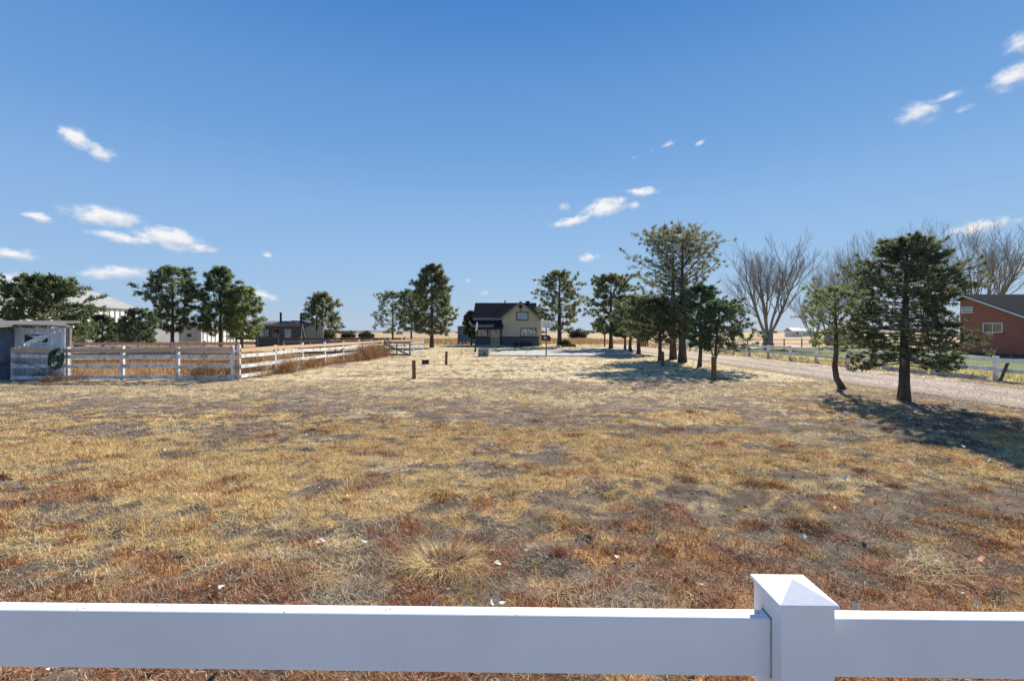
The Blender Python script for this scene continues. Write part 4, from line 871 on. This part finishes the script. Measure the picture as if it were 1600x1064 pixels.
conifer('narrow juniper with slim crooked trunk right of the tall pines', 10.25, 24.9, 4.3, 1.0, 1.3, OVAL, 22, .10, 44, 7, 3, 9, .14, .030, DG, name='juniper', kink=[(.9, .08, .5)], lean=(.1, 0))
conifer('multi-stemmed juniper behind the thick brown post', 10.05, 22.6, 3.35, .85, 1.5, ROUND, 23, .07, 44, 7, 3, 9, .13, .030, DG, name='juniper', asym=.25, lean=(.35, .1), stems=[(.5, .2, .4, 1.5), (-.35, .1, .35, 1.7)])
conifer('small juniper with a bent leaning trunk beside the drive', 10.6, 14.8, 3.3, 1.15, .92, OVAL, 24, .085, 40, 6, 1, 9, .10, .018, YG, name='juniper', kink=[(0, .22, .35), (.6, -.1, .5)], lean=(-.12, 0), pitch=(15, 45), asym=-.15, lumps=.2)
conifer('large dense dark juniper standing beside the gravel drive', 10.5, 12.2, 4.35, .95, 1.38, DOME, 25, .125, 120, 10, 3, 8, .085, .016, JG, name='juniper', asym=.02, pitch=(-14, 30), upc=.10, lumps=.20, lean=(.1, 0))

# bare cottonwoods
def bare(label, x, y, H, seed, r0, nst, spread, lean=(0, 0), tw=(5, 5, 5), clear=.12):
    rd = random.Random(seed); root = empty('bare_tree', (x, y, 0)); tag(root, label, 'tree', 'bare deciduous trees'); lim, twg = MB(), MB()
    tw = tuple(int(v) for v in tw)
    def grow(p, d, l, r, dep):
        pts = [p]; rad = [r]; k = 4 if dep < 2 else 3; q = p
        for i in range(k):
            d = (d+Vector((rd.uniform(-.13, .13), rd.uniform(-.13, .13), .12+.03*dep))).normalized(); q = q+d*(l/k); pts.append(q); rad.append(r*(1-.75*(i+1)/k)+.004)
        (lim if dep < 2 else twg).tube(pts, rad, (6, 5, 3, 3)[dep], False)
        if dep >= 3: return
        for j in range(tw[dep]):
            s = .28+.7*(j+rd.random())/tw[dep]; f = s*k; i = min(k-1, int(f)); b0 = pts[i].lerp(pts[i+1], f-i)
            ax = (pts[i+1]-pts[i]).normalized(); sv = ax.cross(Vector((rd.uniform(-1, 1), rd.uniform(-1, 1), rd.uniform(-.3, .3)))).normalized()
            a = R(rd.uniform(18, 46)); nd = ax*math.cos(a)+sv*math.sin(a)
            grow(b0, nd, l*rd.uniform(.42, .62)*(1.15-.35*s), max(.007, (rad[i]*.48)), dep+1)
    cz = H*clear
    lim.tube([(0, 0, -.1), (0, 0, cz*.5), (0, 0, cz)], [r0*1.3, r0, r0*1.05], 10)
    for i in range(nst):
        a = i*2*math.pi/nst+rd.uniform(-.3, .3); s = spread*rd.uniform(.35, 1.1)
        d = Vector((math.cos(a)*s+lean[0], math.sin(a)*s+lean[1], 1)).normalized()
        grow(Vector((math.cos(a)*r0*.45, math.sin(a)*r0*.45, cz*rd.uniform(.75, 1))), d, (H-cz)*rd.uniform(.66, .8), r0*.30, 0)
    lim.build('trunk', M['bark_pale'], root, smooth=True); twg.build('crown', M['twig'], root)
bare('large vase shaped bare tree behind the white fence', 31.5, 56, 12.4, 1, .55, 8, .55, tw=(8, 7, 6), clear=.13)
bare('thinner bare tree right of the large vase shaped one', 44.5, 64, 11.5, 2, .34, 6, .5, tw=(7, 7, 6))
bare('tall bare tree behind the bent juniper', 50.5, 66, 15.2, 3, .40, 6, .36, tw=(8, 7, 6))
bare('tall bare tree directly behind the large juniper', 60, 66, 15.8, 4, .42, 6, .34, tw=(7, 7, 6))
bare('wide spreading bare tree behind the brick house roof', 58, 56, 14.2, 5, .42, 8, .62, lean=(.12, 0), tw=(8, 7, 6))
bare('pale low bare tree filling the gap behind the leaning juniper', 38.5, 58, 7.2, 6, .22, 6, .6, tw=(7, 6, 6))

# a far line of woods and separate far bushes
P = []
for i in range(150):
    x = rng.uniform(-700, 900); y = rng.uniform(520, 800); s = rng.uniform(2.0, 4.5)
    n = 60; a = rng.uniform(0, 6.28, n); q = s*1.5*np.sqrt(rng.rand(n)); b = np.stack([x+q*np.cos(a), y+q*np.sin(a), s*.6*rng.rand(n)], 1)
    P.append(blades(b, a, np.full(n, s*.55), np.full(n, s*.5), rng.uniform(.2, 1.4, n), var(np.tile(np.array((.085, .085, .075)), (n, 1)), n, .3)))
V, F, C = join(P); tag(np_mesh('far_treeline', V, F, M['needle'], fcol=C), 'thin dark line of far trees on the horizon', 'woods', kind='stuff')
fb = [(-51, 125, 3.6, 'far dark bush, leftmost of the horizon bushes past the lone pine'), (-46, 128, 3.0, 'far dark bush, second of the horizon bushes past the lone pine'), (-41, 128, 3.2, 'far dark bush, third of the horizon bushes past the lone pine'), (19, 130, 4.0, 'far brown bush at the end of the gravel drive')]
for x, y, s, lb in fb:
    r = empty('far_bush', (x, y, 0)); tag(r, lb, 'bush'); n = 420; a = rng.uniform(0, 6.28, n); q = s*.62*np.sqrt(rng.rand(n)); b = np.stack([q*np.cos(a), q*np.sin(a), s*.62*rng.rand(n)*(1-.5*(q/s/.62)**2)], 1)
    V, F, C = blades(b, a, np.full(n, s*.28), np.full(n, s*.12), rng.uniform(.2, 1.4, n), var(np.tile(np.array((.075, .08, .055)), (n, 1)), n, .35)); np_mesh('foliage', V, F, M['needle'], r, fcol=C)
    MB().tube([(0, 0, 0), (0, 0, s*.5)], [.12, .05], 6).build('stem', M['bark'], r)

# ================================================================== SMALL THINGS
# straw clump by the fence
sc_ = empty('straw_clump', (-.56, 3.62, 0)); tag(sc_, 'spreading clump of long pale straw just behind the vinyl fence', 'grass clump')
n = 900; a = rng.uniform(0, 6.28, n); q = .20*np.sqrt(rng.rand(n)); b = np.stack([q*np.cos(a), q*np.sin(a)*.7, np.full(n, .01)], 1)
V, F, C = blades(b, a+rng.normal(0, .5, n), rng.uniform(.08, .34, n), np.full(n, .0038), np.abs(rng.normal(.25, .3, n)), var(np.tile(np.array((.72, .55, .29)), (n, 1)), n, .3)); np_mesh('stalks', V, F, M['straw'], sc_, fcol=C)
MB().tube([(0, 0, -.02), (0, 0, .02)], [.05, .03], 8).build('crown_root', M['dark_wood'], sc_)
# wispy seed stalks close to the fence
P = []
for (x, y) in ((-1.62, 2.75), (-1.2, 2.8), (.10, 2.75), (.98, 2.85), (1.02, 2.9), (-.35, 2.7), (2.2, 2.9), (4.35, 6.9), (4.5, 7.0)):
    n = 16; b = np.stack([x+rng.normal(0, .02, n), y+rng.normal(0, .02, n), np.zeros(n)], 1)
    P.append(blades(b, rng.uniform(0, 6.28, n), rng.uniform(.1, .3, n), np.full(n, .0032), rng.uniform(.7, 1.5, n), var(np.tile(np.array((.55, .43, .24)), (n, 1)), n, .2)))
V, F, C = join(P); tag(np_mesh('seed_stalks', V, F, M['straw'], fcol=C), 'thin pale seed stalks standing above the short grass', 'grass', kind='stuff')
# fallen cottonwood leaves
def leaf_mesh(i):
    rd = random.Random(i); V = [(0, -.5, 0)]; o = [(.38, -.28), (.46, .02), (.25, .32), (0, .58), (-.25, .32), (-.46, .02), (-.38, -.28)]
    c = rd.uniform(.12, .45); V += [(a*rd.uniform(.85, 1.1), b, abs(a)*c+rd.uniform(0, .12)) for a, b in o]; V.append((0, 0, .02)); F = [(8, k, k+1) for k in range(0, 7)]+[(8, 7, 0)]
    me = bpy.data.meshes.new('leaf'); me.from_pydata(V, [], F); me.materials.append(LM[i % 3]); me.update(); return me
LM = [surf('bleached_leaf', (.74, .67, .56), (.58, .49, .38), .8, 4), surf('tan_leaf', (.58, .45, .30), (.46, .34, .22), .7, 4), surf('orange_leaf', (.50, .22, .06), (.40, .17, .05), .7, 4)]
LMS = [leaf_mesh(i) for i in range(6)]
rl = random.Random(5); spots = []
for i in range(105):
    t = rl.random(); y = 2.45+6.5*t**1.35; spots.append((rl.uniform(-1, 1)*(y*1.12), y))
spots += [(-1.42*3.2/2.6, 3.95), (-1.35*3.2/2.6, 4.0), (-.30, 3.0), (-.12, 3.05), (.12, 3.75), (-.06, 3.05), (.75, 3.6), (1.9, 3.2), (2.25, 3.15), (1.35, 3.9), (-.52, 3.05)]
for i, (x, y) in enumerate(spots):
    k = 2 if rl.random() < .10 else (0 if rl.random() < .75 else 1)
    o = bpy.data.objects.new('fallen_leaf', LMS[k+3*rl.randint(0, 1)]); COL.objects.link(o); s = rl.uniform(.032, .064)
    o.location = (x, y, float(relief(np.array([x]), np.array([y]))[0])+.034); o.scale = (s, s*rl.uniform(.8, 1.3), s); o.rotation_euler = (rl.uniform(-.7, .7), rl.uniform(-.7, .7), rl.uniform(0, 6.28))
    lab = ['bleached pale leaf lying flat or curled on the dry yard grass', 'tan curled leaf lying on the dry yard grass', 'bright orange leaf lying on the dry yard grass'][k]
    tag(o, lab, 'leaf', ['bleached leaves fallen on the yard', 'tan leaves fallen on the yard', 'orange leaves fallen on the yard'][k])
# fine leaf litter, too small to count
n = 5200; x, y = on_strip(n, 2.2, 16); k2 = n//3; y[:k2] = rng.uniform(10, 40, k2); x[:k2] = 17.4+rng.normal(0, .5, k2); d = rng.uniform(0, 6.28, n); k = ~((x > 18.6) | ((x > 12.2) & (x < 16))); x, y, d = x[k], y[k], d[k]; n = len(x)
pick = rng.rand(n); cl_ = np.where((pick < .5)[:, None], np.array((.62, .56, .48))[None], np.array((.36, .24, .13))[None])
V, F, C = blades(np.stack([x, y, relief(x, y)*(x < 12)+.016], 1), d, np.full(n, .026)*np.clip(y/6, .8, 2.0), np.full(n, .018)*np.clip(y/6, .8, 2.0), rng.uniform(-.1, .5, n), var(cl_, n, .25), False)
tag(np_mesh('leaf_litter', V, F, M['leaf'], fcol=C), 'fine broken leaf litter scattered over the yard and drive edge', 'leaf litter', kind='stuff')
# loose stones on the drive
n = 9000; y = 5+rng.rand(n)**1.6*26; x = rng.uniform(DRIVE_L-.5, DRIVE_R+.4, n); sz = rng.uniform(.008, .028, n)
tet = np.array([(-1, -.6, -.2), (1, -.7, -.2), (.1, 1, -.2), (0, 0, .8)]); ang = rng.uniform(0, 6.28, n); ca, sa = np.cos(ang)[:, None], np.sin(ang)[:, None]
V = np.stack([tet[None, :, 0]*ca-tet[None, :, 1]*sa, tet[None, :, 0]*sa+tet[None, :, 1]*ca, np.repeat(tet[None, :, 2], n, 0)], 2)*sz[:, None, None]+np.stack([x, y, np.full(n, .012)], 1)[:, None]
F = (np.arange(n)[:, None, None]*4+np.array([(0, 1, 3), (1, 2, 3), (2, 0, 3)])[None]).reshape(-1, 3)
tag(np_mesh('drive_stones', V.reshape(-1, 3), F, M['leaf'], fcol=np.repeat(var(np.tile(np.array((.48, .40, .32)), (n, 1)), n, .4), 3, 0)), 'loose gravel stones scattered over the drive', 'gravel', kind='stuff')
# overhead wires at the right
for (a, b, lb) in (((36, 60, 17.6), (44, 36, 15.2), 'thin overhead wire, upper one at the right edge'), ((38, 60, 13.4), (45, 36, 12.0), 'thin overhead wire, lower one at the right edge')):
    A, B = Vector(a), Vector(b); o = MB().tube([A.lerp(B, t)-Vector((0, 0, 4*t*(1-t)*.5)) for t in np.linspace(0, 1, 9)], .006, 5).build('overhead_wire', M['wire']); tag(o, lb, 'wire')
